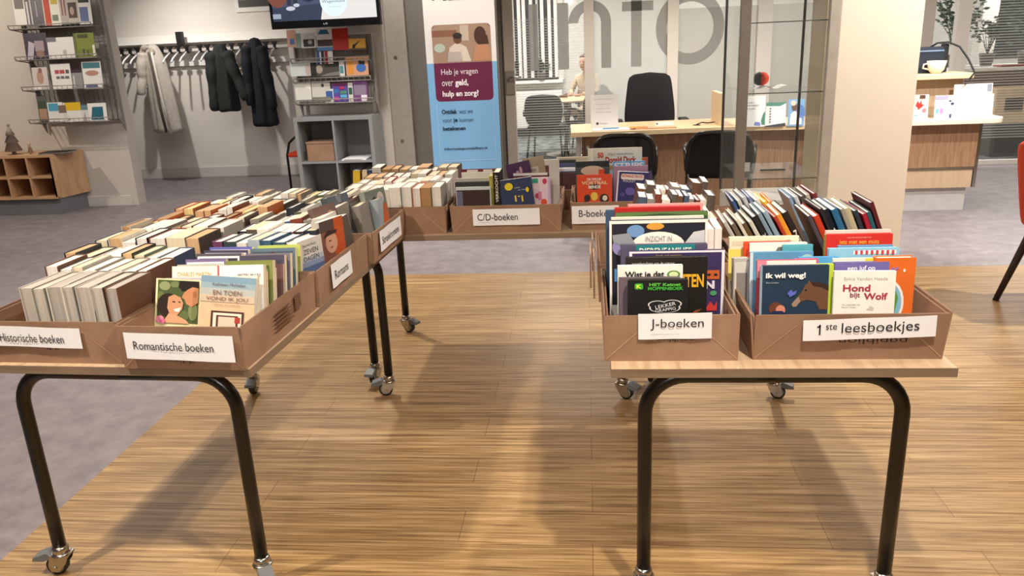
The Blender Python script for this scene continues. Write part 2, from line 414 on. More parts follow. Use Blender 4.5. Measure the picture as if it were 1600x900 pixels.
# ------------------------------------------------------------------ cardboard boxes
def carton(label, loc, rz, w_, d_, h=.122, sheet=None, extra=None, flare=.006, lbl=None, lip=True):
    t = thing('cardboard_box', label, 'cardboard box', loc, rz)
    m = MB(); th = .005; f = flare
    m.box((.002, .002, 0), (w_ - .002, d_ - .002, .004), CARD)
    def wall(p, q, n_, mm=CARD):
        # p,q base ends; n_ outward
        a, b, n_ = Vector(p), Vector(q), Vector(n_)
        u = (b - a).normalized()
        for off, hh in ((0, h), (-th * 1.4, h - .006)):
            P = []
            for s in (0, 1):
                o_ = n_ * (off - s * th)
                P.append((a + o_, b + o_))
            top = n_ * f
            V = [P[0][0], P[0][1], P[1][1], P[1][0]]
            lo = [v + Vector((0, 0, 0)) for v in V]; hi = [v + top + Vector((0, 0, hh)) for v in V]
            vs = [m.bm.verts.new(v) for v in lo + hi]
            for fq in ((3, 2, 1, 0), (4, 5, 6, 7), (0, 1, 5, 4), (1, 2, 6, 5), (2, 3, 7, 6), (3, 0, 4, 7)):
                fc = m.bm.faces.new([vs[k] for k in fq]); fc.material_index = m.mi(CARDE if fq == (4, 5, 6, 7) else CARD)
    wall((0, 0, 0), (w_, 0, 0), (0, -1, 0)); wall((0, d_, 0), (w_, d_, 0), (0, 1, 0))
    wall((0, 0, 0), (0, d_, 0), (-1, 0, 0)); wall((w_, 0, 0), (w_, d_, 0), (1, 0, 0))
    m.build('tray', t)
    e = .0012; fo = lambda z: -f * z / h - e
    cr = mat('#c29f7c', rough=.9, var=0)
    for a, b in (((w_ - .004, .006), (w_ - .10, h * .78)), ((.004, .006), (.10, h * .78))):
        q = .0013
        c = MB(); c.face([(a[0] - q, fo(a[1]), a[1]), (a[0] + q, fo(a[1]), a[1]), (b[0] + q, fo(b[1]), b[1]), (b[0] - q, fo(b[1]), b[1])], cr); c.build('fold_crease', t)
    if sheet:
        txt, x0, x1, z0, z1, tx0, tx1, tz0, tz1, side, tilt = sheet[:11]
        if side == 'front': T = Matrix.Translation((0, -f - .004, 0)) @ Matrix.Rotation(R_(tilt), 4, 'Y')
        else: T = Matrix.Translation((w_ + f + .004, 0, 0)) @ Matrix.Rotation(R_(90), 4, 'Z') @ Matrix.Rotation(R_(tilt), 4, 'Y')
        s = MB(); n_ = 8; i = s.mi(PAPERW); rows = []
        for k in range(n_ + 1):
            x = x0 + (x1 - x0) * k / n_; yy = -.0012 * math.sin(k * 1.3) - .001
            rows.append([s.bm.verts.new((x, yy, z)) for z in (z0, (z0 + z1) / 2, z1)])
        for A, B in zip(rows, rows[1:]):
            for j in range(2):
                fc = s.bm.faces.new([A[j], B[j], B[j + 1], A[j + 1]]); fc.material_index = i; fc.smooth = True
        so = s.build('paper_label', t); so.matrix_local = T; so['label'] = 'white paper label reading ' + sheet[11]
        s2 = MB()
        for tt in txt:
            if tt[0] == '1': s2.face([(tt[1] + .001, -.0032, tt[2] + tt[4] * .74), (tt[1] + .004, -.0032, tt[2] + tt[4] * .74), (tt[1] + .004, -.0032, tt[2] + tt[4]), (tt[1] - .005, -.0032, tt[2] + tt[4] * .80), (tt[1] - .005, -.0032, tt[2] + tt[4] * .70)], INK)
            text_into(s2, tt[0], tt[1], tt[2], tt[3], tt[4], INK, y=-.0032, fit=len(tt[0]) > 1)
        if len(sheet) > 12: text_into(s2, 'voorleesboeken & boeken 7 t/m 12 jaar', sheet[12], z0 + .012, .07, .0028, INK, y=-.0032)
        s2.build('lettering', so)
    return t
def under_print(t, x0, x1, z, h, side='front', f=.004):
    s = MB(); text_into(s, 'pqpiblion', x0, z, x1 - x0, h, INK, y=-.0012 - .003, bold=.01, rot=180)
    o = s.build('printed_mark', t)
carton('cardboard box labelled Historische boeken, front left corner of the left table', T1(-.80, .02, ZT), A1, .43, .47,
       sheet=([('Historische boeken', .085, .07, .19, .024)], -.0, .325, .056, .114, 0, 0, 0, 0, 'front', 1.5, 'Historische boeken'))
b = bpy.context.scene.collection.objects[-1]
tA = [o for o in C.objects if o.name.startswith('cardboard_box')][-1]; under_print(tA, .18, .30, .041, .022)
carton('cardboard box labelled Romantische boeken, front right corner of the left table', T1(-.347, -.008, ZT), A1, .34, .49, flare=.008,
       sheet=([('Romantische boeken', .045, .062, .222, .023)], .02, .322, .035, .108, 0, 0, 0, 0, 'front', 1.5, 'Romantische boeken'))
tB = [o for o in C.objects if o.name.startswith('cardboard_box')][-1]
s = MB(); text_into(s, 'pqpiblion', .13, .022, .13, .02, INK, y=-.0105, rot=180); s.build('printed_mark', tB)
s = MB()
for k in range(5): s.box((.353, .18, .045 + k * .011), (.3545, .30 - .006 * k, .0495 + k * .011), mat('#6b4b3a', var=0))
s.box((.353, .315, .06), (.3545, .355, .1), mat('#6b4b3a', var=0)); s.build('side_print', tB)['label'] = 'dark printed text block and square code patch'
carton('cardboard box labelled Romans, right side of the left table', T1(-.37, .5, ZT), A1, .37, .5,
       sheet=([('Romans', .125, .055, .13, .03)], .10, .30, .03, .112, 0, 0, 0, 0, 'right', 0, 'Romans'))
carton('cardboard box labelled Streekromans, right rear corner of the left table', T1(-.35, 1.015, ZT), A1, .37, .43,
       sheet=([('Streekromans', .085, .055, .23, .03)], .06, .36, .03, .112, 0, 0, 0, 0, 'right', 0, 'Streekromans'))
carton('unlabelled cardboard box full of books directly behind the Historische boeken box', T1(-.795, .51, ZT), A1, .405, .46)
carton('unlabelled cardboard box full of books at the left rear of the left table', T1(-.795, .99, ZT), A1, .425, .45)
carton('unlabelled cardboard box with light pages showing, left of the C/D-boeken box', (-1.09, 3.30, ZT), R_(1), .47, .66)
s = MB()
for k, (yy, hh) in enumerate([(.10, .05), (.16, .07), (.21, .05), (.27, .08), (.34, .06), (.42, .05)]): s.box((.477, yy, .03), (.479, yy + .035, .03 + hh), mat('#4a3426', var=0))
s.build('printed_mark', [o for o in C.objects if o.name.startswith('cardboard_box')][-1])
carton('cardboard box labelled C/D-boeken, middle of the crosswise table', (-.592, 3.30, ZT), 0, .475, .42,
       sheet=([('C/D-boeken', .115, .058, .175, .03)], .095, .385, .036, .108, 0, 0, 0, 0, 'front', 0, 'C/D-boeken', .12))
carton('cardboard box labelled B-boeken, right end of the crosswise table', (-.07, 3.32, ZT), 0, .44, .42,
       sheet=([('B-boeken', .03, .06, .14, .03)], -.0, .20, .03, .108, 0, 0, 0, 0, 'front', 0, 'B-boeken', .03))
carton('cardboard box labelled J-boeken, front left corner of the right table', (.036, 1.855, ZT), 0, .332, .44, flare=.001,
       sheet=([('J-boeken', .115, .084, .13, .03)], .085, .265, .06, .128, 0, 0, 0, 0, 'front', -.5, 'J-boeken', .115))
s = MB(); text_into(s, 'pqpiblion', .13, .052, .09, .02, INK, y=-.0035, rot=180); s.build('printed_mark', [o for o in C.objects if o.name.startswith('cardboard_box')][-1])
carton('cardboard box labelled 1ste leesboekjes, front right corner of the right table', (.405, 1.86, ZT), R_(0), .452, .36, flare=.012,
       sheet=([('1', .152, .067, .03, .027), ('ste', .168, .08, .026, .014), ('leesboekjes', .205, .062, .18, .034)], .115, .425, .052, .106, 0, 0, 0, 0, 'front', -1.8, '1ste leesboekjes'))
s = MB(); text_into(s, 'pqpiblion', .2, .045, .16, .02, INK, y=-.0125, rot=180); s.build('printed_mark', [o for o in C.objects if o.name.startswith('cardboard_box')][-1])
carton('cardboard box of booklets at the left rear of the right table', (.13, 2.79, ZT), 0, .33, .40)
tJ2 = carton('cardboard box with torn side flaps behind the J-boeken box', (.03, 2.33, ZT), 0, .40, .43)
s = MB()
for (a, b_, z0, z1, off) in ((0, .16, .0, .132, .012), (.14, .30, -.01, .118, .022), (.31, .42, .0, .125, .014)):
    s.box((-off - .005, a, z0 + .012), (-off, b_, z1), CARD)
s.build('side_flap', tJ2)
carton('cardboard box with leaning picture books behind the leesboekjes box', (.452, 2.30, ZT), 0, .40, .88, h=.12)

# ------------------------------------------------------------------ books
PG = {'w': '#f7f3ec', 'c': '#f1e2c4', 't': '#e0b98a', 'y': '#f2dc9a', 'b': '#b98f60', 'g': '#dfd9cf'}
def lifted(v0, shapes=(), texts=()):
    g = lambda v: v0 + (1 - v0) * v; A = []
    for q in shapes:
        q = list(q)
        if q[0] == 'r': q[2] = g(q[2]) if q[2] > 0 else 0; q[4] = g(q[4])
        elif q[0] == 'e': q[2] = g(q[2]); q[4] *= (1 - v0)
        else: q[1] = [(a_, g(c_)) for a_, c_ in q[1]]
        A.append(tuple(q))
    return A, [tuple([q[0], q[1], g(q[2]), q[3], g(q[4])] + list(q[5:])) for q in texts]
def book(label, loc, rz, W, H, T, cover, page='w', hard=True, lean=0, roll=0, group=None, name='book', spine=None, arts=None, texts=None, spine_text=None, lift=0):
    t = thing(name, label, 'book', loc, rz, group, rx=-lean, ry=roll)
    c = .0024 if hard else .0007; o = .003 if hard else 0.0
    cm = mat(cover, rough=.38 if not hard else .45, var=.05, scale=30); sm = mat(spine, rough=.45, var=.05, scale=30) if spine else cm
    m = MB(); x0, x1, y0, y1 = -W / 2, W / 2, -T / 2, T / 2
    m.box((x0 + c, y0, 0), (x1, y0 + c, H), cm); m.box((x0 + c, y1 - c, 0), (x1, y1, H), cm)
    n = 5; cv = T * (.10 if hard else .02)
    out = [(x0 + c - cv * math.sin(math.pi * k / n), y0 + T * k / n) for k in range(n + 1)]
    inn = [(x + c * 1.2, min(max(y, y0 + c), y1 - c)) for x, y in out]
    m.prism(out + inn[::-1], 0, H, sm)
    m.build('cover', t)
    p = MB(); pm = pagemat(PG.get(page, page)); fx = x1 - o
    cc = T * (.12 if hard else .0)
    out = [(x0 + c, y0 + c), (fx, y0 + c)] + [(fx - cc * math.sin(math.pi * k / 5), y0 + c + (T - 2 * c) * k / 5) for k in range(1, 5)] + [(fx, y1 - c), (x0 + c, y1 - c)]
    p.prism(out, o, H - o, pm); p.build('page_block', t)
    if arts and lift: arts, texts = lifted(lift, arts, texts or [])
    if arts or texts:
        if arts: arts = [tuple(a) for a in arts]
        art(t, 'cover_picture', W, H, arts or [], x0=x0, z0=0, y=y0 - .0003, eps=.0003, texts=texts or [], tname='title')
    if spine_text:
        s = MB(); col = M2(spine_text[1]); tw = min(T * .55, .012)
        # runs down the spine; spine faces -x
        zs = spine_text[2] if len(spine_text) > 2 else .12; L_ = H * (.6 if zs == .12 else .5)
        text_into(s, spine_text[0], 0, 0, L_, tw, col, y=0, bold=.02)
        X = x0 - cv * 1.05 + c - .0006
        for v in s.bm.verts: a, b_ = v.co.x, v.co.z; v.co = Vector((X, b_ - tw / 2, H * zs + a))
        s.build('spine_title', t)
    return t
NAMES = {'#e8e2d6': 'cream', '#2a2f3d': 'dark navy', '#7c3b2c': 'red-brown', '#5b5148': 'brown', '#c8c4bc': 'pale grey', '#30506e': 'blue', '#8f8a82': 'grey', '#1c1c1f': 'black',
         '#704060': 'purple', '#a8b8c0': 'pale blue', '#c96a2c': 'orange', '#58644e': 'green', '#a6272a': 'red', '#3f6a68': 'teal', '#d8c27a': 'yellow', '#6c4a36': 'dark tan', '#4a5a72': 'slate blue'}
def row(boxname, rown, P0, ux, n, tmin, tmax, Wd, hs, covers, pages, rz, span, side='left', top=None, hardp=.7, leanf=None, spinet=None, what='book', desc='', z=ZT):
    """stand n books side by side from P0 along unit vector ux"""
    ts = [random.uniform(tmin, tmax) for _ in range(n)]; k = span / sum(ts) if span else 1
    x = 0; L = []
    for i in range(n):
        T = ts[i] * k * .97; H = random.uniform(*hs); cv = covers[i % len(covers)]; pg = pages[i % len(pages)]
        W_ = Wd * random.uniform(.94, 1.0)
        p = P0 + ux * (x + ts[i] * k / 2); p.z = z + .005
        ln = (leanf if leanf is not None else 0) + random.uniform(-.012, .012)
        q = book('%s %s, %s from the %s, %s row of %s' % (NAMES.get(cv, 'plain'), what, ORD[i], side, ORD[rown] if isinstance(rown, int) else rown, boxname),
                 p, rz + random.uniform(-.03, .03), W_, H, T, cv, pg, hard=random.random() < hardp, lean=ln,
                 group='books in ' + boxname, spine_text=(spinet[i % len(spinet)] if spinet and spinet[i % len(spinet)] else None))
        x += ts[i] * k; L.append(q)
    return L
GREY = ['#c8c4bc', '#8f8a82', '#e8e2d6', '#8f8a82', '#c8c4bc', '#5b5148', '#6c4a36']
MIX = ['#2a2f3d', '#5b5148', '#c8c4bc', '#7c3b2c', '#1c1c1f', '#58644e', '#e8e2d6', '#4a5a72']
WARMC = ['#7c3b2c', '#c96a2c', '#5b5148', '#c96a2c', '#a6272a', '#6c4a36', '#7c3b2c']
FORE = A1 - math.pi / 2   # fore-edges towards the viewer
SPIN = A1 + math.pi / 2   # spines towards the viewer
bn = 'Historische boeken box'
row(bn, 0, T1(-.655, .125), T1x, 7, .036, .05, .165, (.198, .206), GREY, ['#c6beb4', '#cdc6bb', '#b9b2aa', '#c9c2ba'], FORE, .29, what='hardback')  # page colours greyed to put shade on the front fore-edges
row(bn, 1, T1(-.70, .275), T1x, 8, .03, .045, .145, (.20, .218), GREY[::-1], ['w', 'w', 'c'], FORE, .325, what='hardback')
row(bn, 2, T1(-.74, .41), T1x, 8, .03, .05, .13, (.195, .222), MIX, ['t', 'c', 'w', 'w'], FORE, .36, what='hardback')
bn = 'unlabelled box behind Historische boeken'
row(bn, 0, T1(-.765, .602), T1x, 7, .035, .055, .15, (.205, .225), MIX[::-1], ['c', 't', 'w', 'w', 'w'], FORE, .37)
row(bn, 1, T1(-.765, .748), T1x, 8, .03, .05, .142, (.205, .228), GREY, ['b', 'c', 'w', 'w'], FORE, .38)
row(bn, 2, T1(-.765, .884), T1x, 10, .025, .04, .125, (.20, .225), WARMC, ['t', 'b', 't', 'c', 'w', 'w'], FORE, .38)
bn = 'unlabelled left rear box'
row(bn, 0, T1(-.765, 1.08), T1x, 11, .022, .038, .145, (.20, .225), WARMC, ['t', 'y', 't', 't', 'c', 'w', 'w'], FORE, .385)
row(bn, 1, T1(-.76, 1.22), T1x, 10, .025, .042, .14, (.20, .225), MIX, ['w', 'w', 'y', 'c', 'w'], FORE, .385)
row(bn, 2, T1(-.70, 1.36), T1x, 9, .025, .045, .13, (.20, .228), GREY, ['w', 'w', 'c', 't', 'w'], FORE, .34)
bn = 'Romans box'
ST = [('MARIJKE', '#e8d8e8'), ('Verloren tijd', '#dddddd'), ('JAREN VAN LIEFDE', '#4a4038'), ('stille haven', '#33506a'), ('Brieven', '#e8eef2'), ('Het huis', '#e8eef2')]
row(bn, 0, T1(-.350, .595), T1x, 6, .036, .046, .13, (.200, .212), ['#704060', '#3a4a50', '#e8e2d6', '#a8b8c0', '#30506e', '#2c4a60'], ['w', 'w', 'w', 'c', 'w', 'w'], SPIN - .12, .25, spinet=ST, what='novel')
q = book('thick white novel titled ZEVEN DAGEN, nearest corner of the Romans box', T1(-.068, .597, ZT + .005), SPIN - .30, .125, .20, .05, '#d9d7d4', 'w', lean=.03, lift=.42,
         arts=[('r', 0, 0, 1, .22, '#5c6f96'), ('r', 0, .22, 1, .36, '#8d9cba'), ('r', 0, .36, 1, .5, '#b9bfca')],
         texts=[('Nicole Roos', .2, .8, .75, .87, '#777b80'), ('ZEVEN', .22, .58, .8, .72, '#51525a'), ('DAGEN', .2, .38, .8, .52, '#51525a')], spine_text=('ZEVEN DAGEN', '#555560'))
row(bn, 1, T1(-.345, .745), T1x, 7, .03, .042, .135, (.20, .212), ['#1c1c1f', '#5b5148', '#e8e2d6', '#7c3b2c', '#7c3b2c', '#3b2028', '#2a2f3d'], ['w', 'c', 'w', 'w', 'w', 'w', 'c'], SPIN, .285, what='novel', spinet=[('Familie', '#ccc'), None, ('Zomer', '#3a3a3a'), None])
book('thick novel with red-haired woman on the cover, right end of the Romans box second row', T1(-.052, .775, ZT + .005), SPIN - .3, .13, .225, .034, '#b9b2aa', 'w', lean=.02, lift=.42,
     arts=[('r', 0, 0, 1, 1, '#8a5a4c'), ('r', .55, 0, 1, 1, '#c65a2c'), ('r', 0, .7, .6, 1, '#5a4a48'), ('e', .42, .38, .25, .28, '#d7a68a'), ('p', [(.1, .55), (.3, .72), (.7, .68), (.65, .6), (.3, .58)], '#3c2a2a'), ('e', .36, .44, .05, .018, '#33221f'), ('e', .4, .26, .06, .02, '#a8453c')],
     spine_text=('Anna', '#6d645c'))
row(bn, 2, T1(-.34, .90), T1x, 8, .025, .04, .13, (.20, .218), ['#8f8a82', '#5b5148', '#c8c4bc', '#4a5a72', '#7c3b2c', '#8f8a82', '#c8c4bc', '#5b5148'], ['c', 'g', 'w', 'w'], SPIN, .32, leanf=.15, what='novel')
bn = 'Streekromans box'
row(bn, 0, T1(-.33, 1.09), T1x, 8, .022, .035, .13, (.19, .215), ['#8f8a82', '#2a2f3d', '#58644e', '#c8c4bc', '#4a5a72', '#a8b8c0', '#6c4a36', '#8f8a82'], ['g', 'w'], SPIN, .24, leanf=.12, what='novel', spinet=[('Streek', '#ccc'), None, ('Boerin', '#ddd'), None])
row(bn, 1, T1(-.33, 1.22), T1x, 9, .022, .035, .13, (.19, .22), ['#5b5148', '#8f8a82', '#2a2f3d', '#3f6a68', '#c8c4bc', '#7c3b2c', '#8f8a82'], ['c', 'w'], SPIN, .28, leanf=.1, what='novel')
row(bn, 2, T1(-.33, 1.35), T1x, 9, .022, .035, .13, (.19, .22), ['#c8c4bc', '#58644e', '#8f8a82', '#a8b8c0', '#5b5148'], ['y', 'w', 'c'], SPIN, .30, leanf=.05, what='novel')
sky = '#6e7c88'
book('novel with grey stormy cover leaning at the front of the Streekromans box', T1(-.09, 1.11, ZT + .01), SPIN - .28, .135, .245, .03, '#4c5058', 'c', lean=.3,
     arts=[('r', 0, .6, 1, 1, '#5a6470'), ('r', 0, .3, 1, .6, '#444a55'), ('p', [(.4, 1), (.55, .7), (.5, .4), (.65, 1)], '#7d8790')])
book('novel with two faces in brown tones leaning between Romans and Streekromans boxes', T1(-.065, .915, ZT + .02), SPIN - .28, .13, .235, .024, '#6d5650', 'g', lean=.33, lift=.42,
     arts=[('r', 0, 0, 1, 1, '#74584e'), ('e', .35, .62, .14, .16, '#b08a76'), ('e', .7, .66, .15, .17, '#b58d78'), ('r', 0, 0, 1, .25, '#8f7264')])
book('red-brown novel leaning beside the couple novel in the Streekromans box', T1(-.11, 1.19, ZT + .005), SPIN, .14, .215, .03, '#5a221c', 'w', lean=.16)
book('brown novel with small windows on the spine in the Streekromans box', T1(-.10, 1.25, ZT + .005), SPIN, .14, .21, .026, '#6f5c50', 'c', lean=.14)
book('green-grey novel showing a young couple, front right of the Streekromans box', T1(-.045, 1.33, ZT + .005), SPIN - .32, .14, .225, .028, '#9aa198', 'w', lift=.42, lean=.14,
     arts=[('r', 0, 0, 1, 1, '#7e8a80'), ('e', .42, .62, .12, .11, '#caa08a'), ('p', [(.28, .7), (.42, .8), (.56, .7)], '#3c3630'), ('e', .72, .7, .16, .2, '#d8d0c4'), ('e', .7, .64, .11, .13, '#d6a58c'), ('r', .3, .0, .55, .5, '#b59a84'), ('r', .58, 0, .95, .5, '#c8693c')],
     spine_text=('Hanna', '#5b5f58'))
# crosswise-table box of light pages
bn = 'unlabelled box beside C/D-boeken'
X0 = Vector((-1.07, 0, 0)); ux = Vector((1, 0, 0))
row(bn, 0, Vector((-1.06, 3.39, 0)), ux, 9, .04, .06, .14, (.19, .205), ['#c8c4bc', '#e8e2d6', '#8f8a82', '#e8e2d6', '#c8c4bc', '#c8c4bc', '#c96a2c', '#6c4a36', '#8f8a82'], ['w', 'w', 'w', 'w', 'w', 'w', 'w', 'b', 'w'], -math.pi / 2, .425)
row(bn, 1, Vector((-1.06, 3.54, 0)), ux, 10, .035, .05, .14, (.19, .21), ['#e8e2d6', '#c8c4bc', '#8f8a82', '#a6272a'], ['w', 'w', 'c', 'w', 'w'], -math.pi / 2, .43)
row(bn, 2, Vector((-1.06, 3.69, 0)), ux, 10, .035, .05, .14, (.20, .215), ['#5b5148', '#c8c4bc', '#6c4a36', '#8f8a82'], ['t', 't', 'w', 'w', 'w', 'c', 'w', 'c', 't', 'w'], -math.pi / 2, .43)
row(bn, 3, Vector((-1.06, 3.84, 0)), ux, 9, .035, .05, .13, (.205, .225), ['#5b5148', '#1c1c1f', '#6c4a36', '#c8c4bc'], ['w', 'b', 't', 't', 'w', 't', 'w', 'c', 'c'], -math.pi / 2, .43)

# ---- covers facing the viewer, sized from the photo on a plane Y
def facebook(label, px0, px1, ptop, Y, T, cover, page='w', lean=.10, roll=0, hard=True, z0=None, arts=None, texts=None, spine=None, rz=0, pm=None, ymid=None, name='book', vis=0):
    if px0 < 500 and Y < 2.4: Y += .04; lean = .3
    a, b_ = onY(px0, ymid or ptop + 20, Y), onY(px1, ymid or ptop + 20, Y); top = onY((px0 + px1) / 2, ptop, Y)
    z0 = ZT + .006 if z0 is None else z0
    if px0 < 500 and Y < 2.5:
        wx = -.885 + (Y - 1.812) * .047 - .03
        if b_.x > wx: a.x -= (b_.x - wx) * .5; b_.x = wx
    H = (top.z - z0) / math.cos(lean); base = Vector(((a.x + b_.x) / 2, Y - H * math.sin(lean), z0))
    if vis:
        v0 = vis if vis < 1 else max(0, min(.8, (onY((px0 + px1) / 2, 500 if px0 < 500 and Y < 2.5 else (487 if Y < 2.5 else 320), Y).z - z0) / H))
        g = lambda v: v0 + (1 - v0) * v
        def rs(q):
            q = list(q)
            if q[0] == 'r': q[2] = g(q[2]) if q[2] > 0 else 0; q[4] = g(q[4])
            elif q[0] == 'rr': q[2] = g(q[2]); q[4] = g(q[4])
            elif q[0] == 'e': q[2] = g(q[2]); q[4] *= (1 - v0)
            else: q[1] = [(a_, g(c_)) for a_, c_ in q[1]]
            return tuple(q)
        arts = [rs(q) for q in arts or []]
        texts = [tuple([q[0], q[1], g(q[2]), q[3], g(q[4])] + list(q[5:])) for q in texts or []]
    if roll: base.x -= math.sin(roll) * H * .5; base.z += abs(math.sin(roll)) * (b_.x - a.x) / 2
    return book(label, base, rz, b_.x - a.x, H, T, cover, page, hard=hard, lean=lean, roll=roll, arts=arts, texts=texts, spine=spine, name=name)
def fbv(v, *a, **k): return facebook(*a, vis=v, **k)
# Romantische box, left file
fbv(1, 'paperback of a laughing dark-haired woman and man, front left of the Romantische box', 246, 320, 438, 1.97, .016, '#e6dfb0', 'y', hard=False, rz=R_(-3), roll=.05, lean=.12,
  arts=[('r', .05, .03, .93, .97, '#4c5a36'), ('e', .2, .84, .12, .1, '#8f9a6c'), ('e', .42, .88, .1, .07, '#748250'), ('e', .82, .3, .1, .2, '#7c8a58'), ('e', .62, .2, .12, .12, '#5f6f40'), ('e', .13, .62, .07, .1, '#66753f'),
        ('p', [(.52, .97), (.5, .84), (.58, .74), (.72, .8), (.93, .7), (.93, .97)], '#241c18'), ('p', [(.93, .82), (.8, .84), (.7, .78), (.62, .70), (.58, .60), (.64, .56), (.68, .46), (.8, .4), (.93, .5)], '#c68a62'), ('e', .86, .68, .045, .07, '#b0744e'),
        ('e', .3, .42, .24, .26, '#2c1e18'), ('p', [(.3, .6), (.42, .66), (.56, .6), (.62, .48), (.6, .34), (.5, .2), (.36, .18), (.28, .36)], '#cd9670'), ('p', [(.2, .03), (.32, .24), (.5, .2), (.7, .1), (.76, .03)], '#d3a07c'),
        ('p', [(.42, .33), (.52, .36), (.58, .38), (.54, .28), (.47, .28)], '#f6efe6'), ('e', .42, .5, .035, .012, '#2a1c16'), ('e', .54, .5, .025, .012, '#2a1c16'), ('e', .14, .1, .09, .08, '#e08aa8'), ('e', .2, .06, .06, .05, '#d46a90')])
fl = [('pale lilac paperback standing just behind the laughing couple book in the Romantische box', 264, 338, 434, 2.01, '#b9b0bd'), ('cream Charles Martin paperback in left file of the Romantische box', 273, 346, 416, 2.04, '#e9e4d8'),
      ('grey-green paperback, fourth from the front in the left file of the Romantische box', 283, 356, 413, 2.08, '#b8bcae'), ('lilac paperback with dark photo, left file of the Romantische box', 296, 358, 405, 2.12, '#7a6c96'),
      ('dark grey paperback with white edge, left file of the Romantische box', 311, 382, 396, 2.16, '#57555e'), ('charcoal and violet paperback, left file of the Romantische box', 322, 392, 391, 2.2, '#43435a'), ('blue-violet bordered paperback at the back of the Romantische box left file', 332, 398, 386, 2.25, '#6468b0')]
for i, (lb, a, b_, t_, Y, cv) in enumerate(fl):
    tx = [('CHARLES MARTIN', .12, .86, .85, .92, '#b9a26a')] if i == 1 else None
    ar = [('r', .04, .05, .96, .96, '#e7e2ea'), ('r', .08, .05, .92, .93, '#3b3742' if i not in (0, 1, 2) else '#d8cfc0')] if i not in (1,) else [('r', .1, .1, .9, .6, '#cdbb9c')]
    if i == 2: ar = [('r', .05, .05, .95, .93, '#c9ccc0')]
    facebook(lb, a, b_, t_, Y, .018, cv, 'c', hard=False, lean=.12, arts=ar, texts=tx, rz=R_(random.uniform(-3, 2)))
# right file
fbv(1, 'paperback titled EN TOEN VOND IK JOU with blue-to-sand cover, front of the Romantische box', 322, 407, 436, 1.93, .02, '#d9bb98', 'w', hard=False, lean=.12, rz=R_(3), roll=.10,
  arts=[('r', 0, .86, 1, 1, '#7d9fb4'), ('r', 0, .74, 1, .86, '#97aeb8'), ('r', 0, .6, 1, .74, '#b4b9b2'), ('r', 0, .45, 1, .6, '#cbb9a2'), ('r', .22, 0, .82, .26, '#4a2622'), ('r', .26, 0, .78, .22, '#e8dcc8'), ('r', .32, 0, .72, .17, '#5a2c26'), ('r', .36, 0, .68, .14, '#cfc5b0'), ('r', .66, .02, .76, .14, '#a83a30')],
  texts=[('Kathleen McNalan', .22, .80, .82, .86, '#5a5a6c'), ('EN TOEN', .24, .60, .76, .70, '#8a4a34'), ('VOND IK JOU', .12, .46, .88, .56, '#8a4a34'), ('roman over een tweede kans', .25, .38, .75, .41, '#8a5a48')])
fr = [('white Megen Mulry paperback with pink spine, right file of the Romantische box', 352, 428, 414, 2.0, '#ece7e2'), ('green patterned paperback with cream border, right file of the Romantische box', 366, 444, 407, 2.06, '#7d8748'),
      ('dark violet floral paperback, right file of the Romantische box', 383, 454, 399, 2.14, '#4c4558'), ('cream-edged paperback with grey photo, right file of the Romantische box', 390, 460, 396, 2.18, '#77707c'),
      ('teal paperback with a close-up face, right file of the Romantische box', 398, 466, 388, 2.25, '#5d7482'), ('lime green bordered paperback, rearmost in the Romantische box', 409, 474, 383, 2.3, '#b5c263')]
for i, (lb, a, b_, t_, Y, cv) in enumerate(fr):
    tx = [('MEGEN MULRY', .45, .84, .95, .89, '#222')] if i == 0 else None
    ar = {0: [('r', .05, .5, .4, .8, '#c9c4c0'), ('r', 0, 0, .04, 1, '#c45a6a')], 1: [('r', .08, .1, .92, .93, '#4f5a2c'), ('p', [(.1, .3), (.5, .9), (.6, .5), (.9, .9), (.8, .3)], '#a8b268')],
          4: [('r', .05, .05, .95, .95, '#41505e'), ('e', .55, .6, .4, .28, '#b08a76'), ('p', [(.1, .8), (.5, .95), (.9, .8), (.5, .84)], '#4a2c20')], 5: [('r', .1, .1, .9, .88, '#d7dcb4')]}.get(i, [('r', .06, .06, .94, .93, '#3a3644'), ('e', .3, .7, .1, .1, '#8f7f9a'), ('e', .7, .8, .1, .08, '#9a8f86')])
    facebook(lb, a, b_, t_, Y, .022, cv, 'c', hard=False, lean=.12, arts=ar, texts=tx, rz=R_(random.uniform(1, 4)))
for i in range(4):
    facebook('thin paperback seen edge-on, %s of the four spread fillers in the Romantische box right file' % ORD[i], 352 + i * 9, 420 + i * 11, 431 - i * 6, 1.955 + i * .055, .012, ['#e4dccb', '#8a5a3c', '#d8cfc0', '#6a4a4a'][i], 'c', hard=False, lean=.12, rz=R_(2))

# J-boeken box
fbv(1, 'black Moppenboek joke book with green lettering, front of the J-boeken box', 980, 1074, 436, 1.925, .018, '#151515', 'w', spine='#0f1a10', lean=.08,
  arts=[('rr', .12, .72, .26, .90, .03, '#3fae3a'), ('e', .62, .17, .26, .15, '#e8e8e8'), ('e', .74, .29, .16, .12, '#e8e8e8'), ('e', .5, .27, .16, .12, '#e8e8e8'), ('e', .62, .17, .235, .13, '#1a1a1a'), ('e', .74, .29, .14, .105, '#1a1a1a'), ('e', .5, .27, .14, .105, '#1a1a1a')],
  texts=[('K', .15, .76, .23, .87, '#d8f040', dict(bold=.05)), ('HET Ketnet', .36, .82, .88, .91, '#5fbf4a', dict(bold=.03)), ('MOPPENBOEK', .34, .70, .92, .80, '#3fae3a', dict(bold=.03)), ('LEKKER', .46, .2, .8, .3, '#e8e8e8', dict(rot=12)), ('GRAPPIG', .46, .08, .8, .17, '#e8e8e8', dict(rot=8))])
facebook('mauve-grey hardback with brown spine just behind the black joke book, J-boeken box', 966, 1062, 433, 1.955, .014, '#6a5c68', 'c', lean=.08, spine='#59404a')
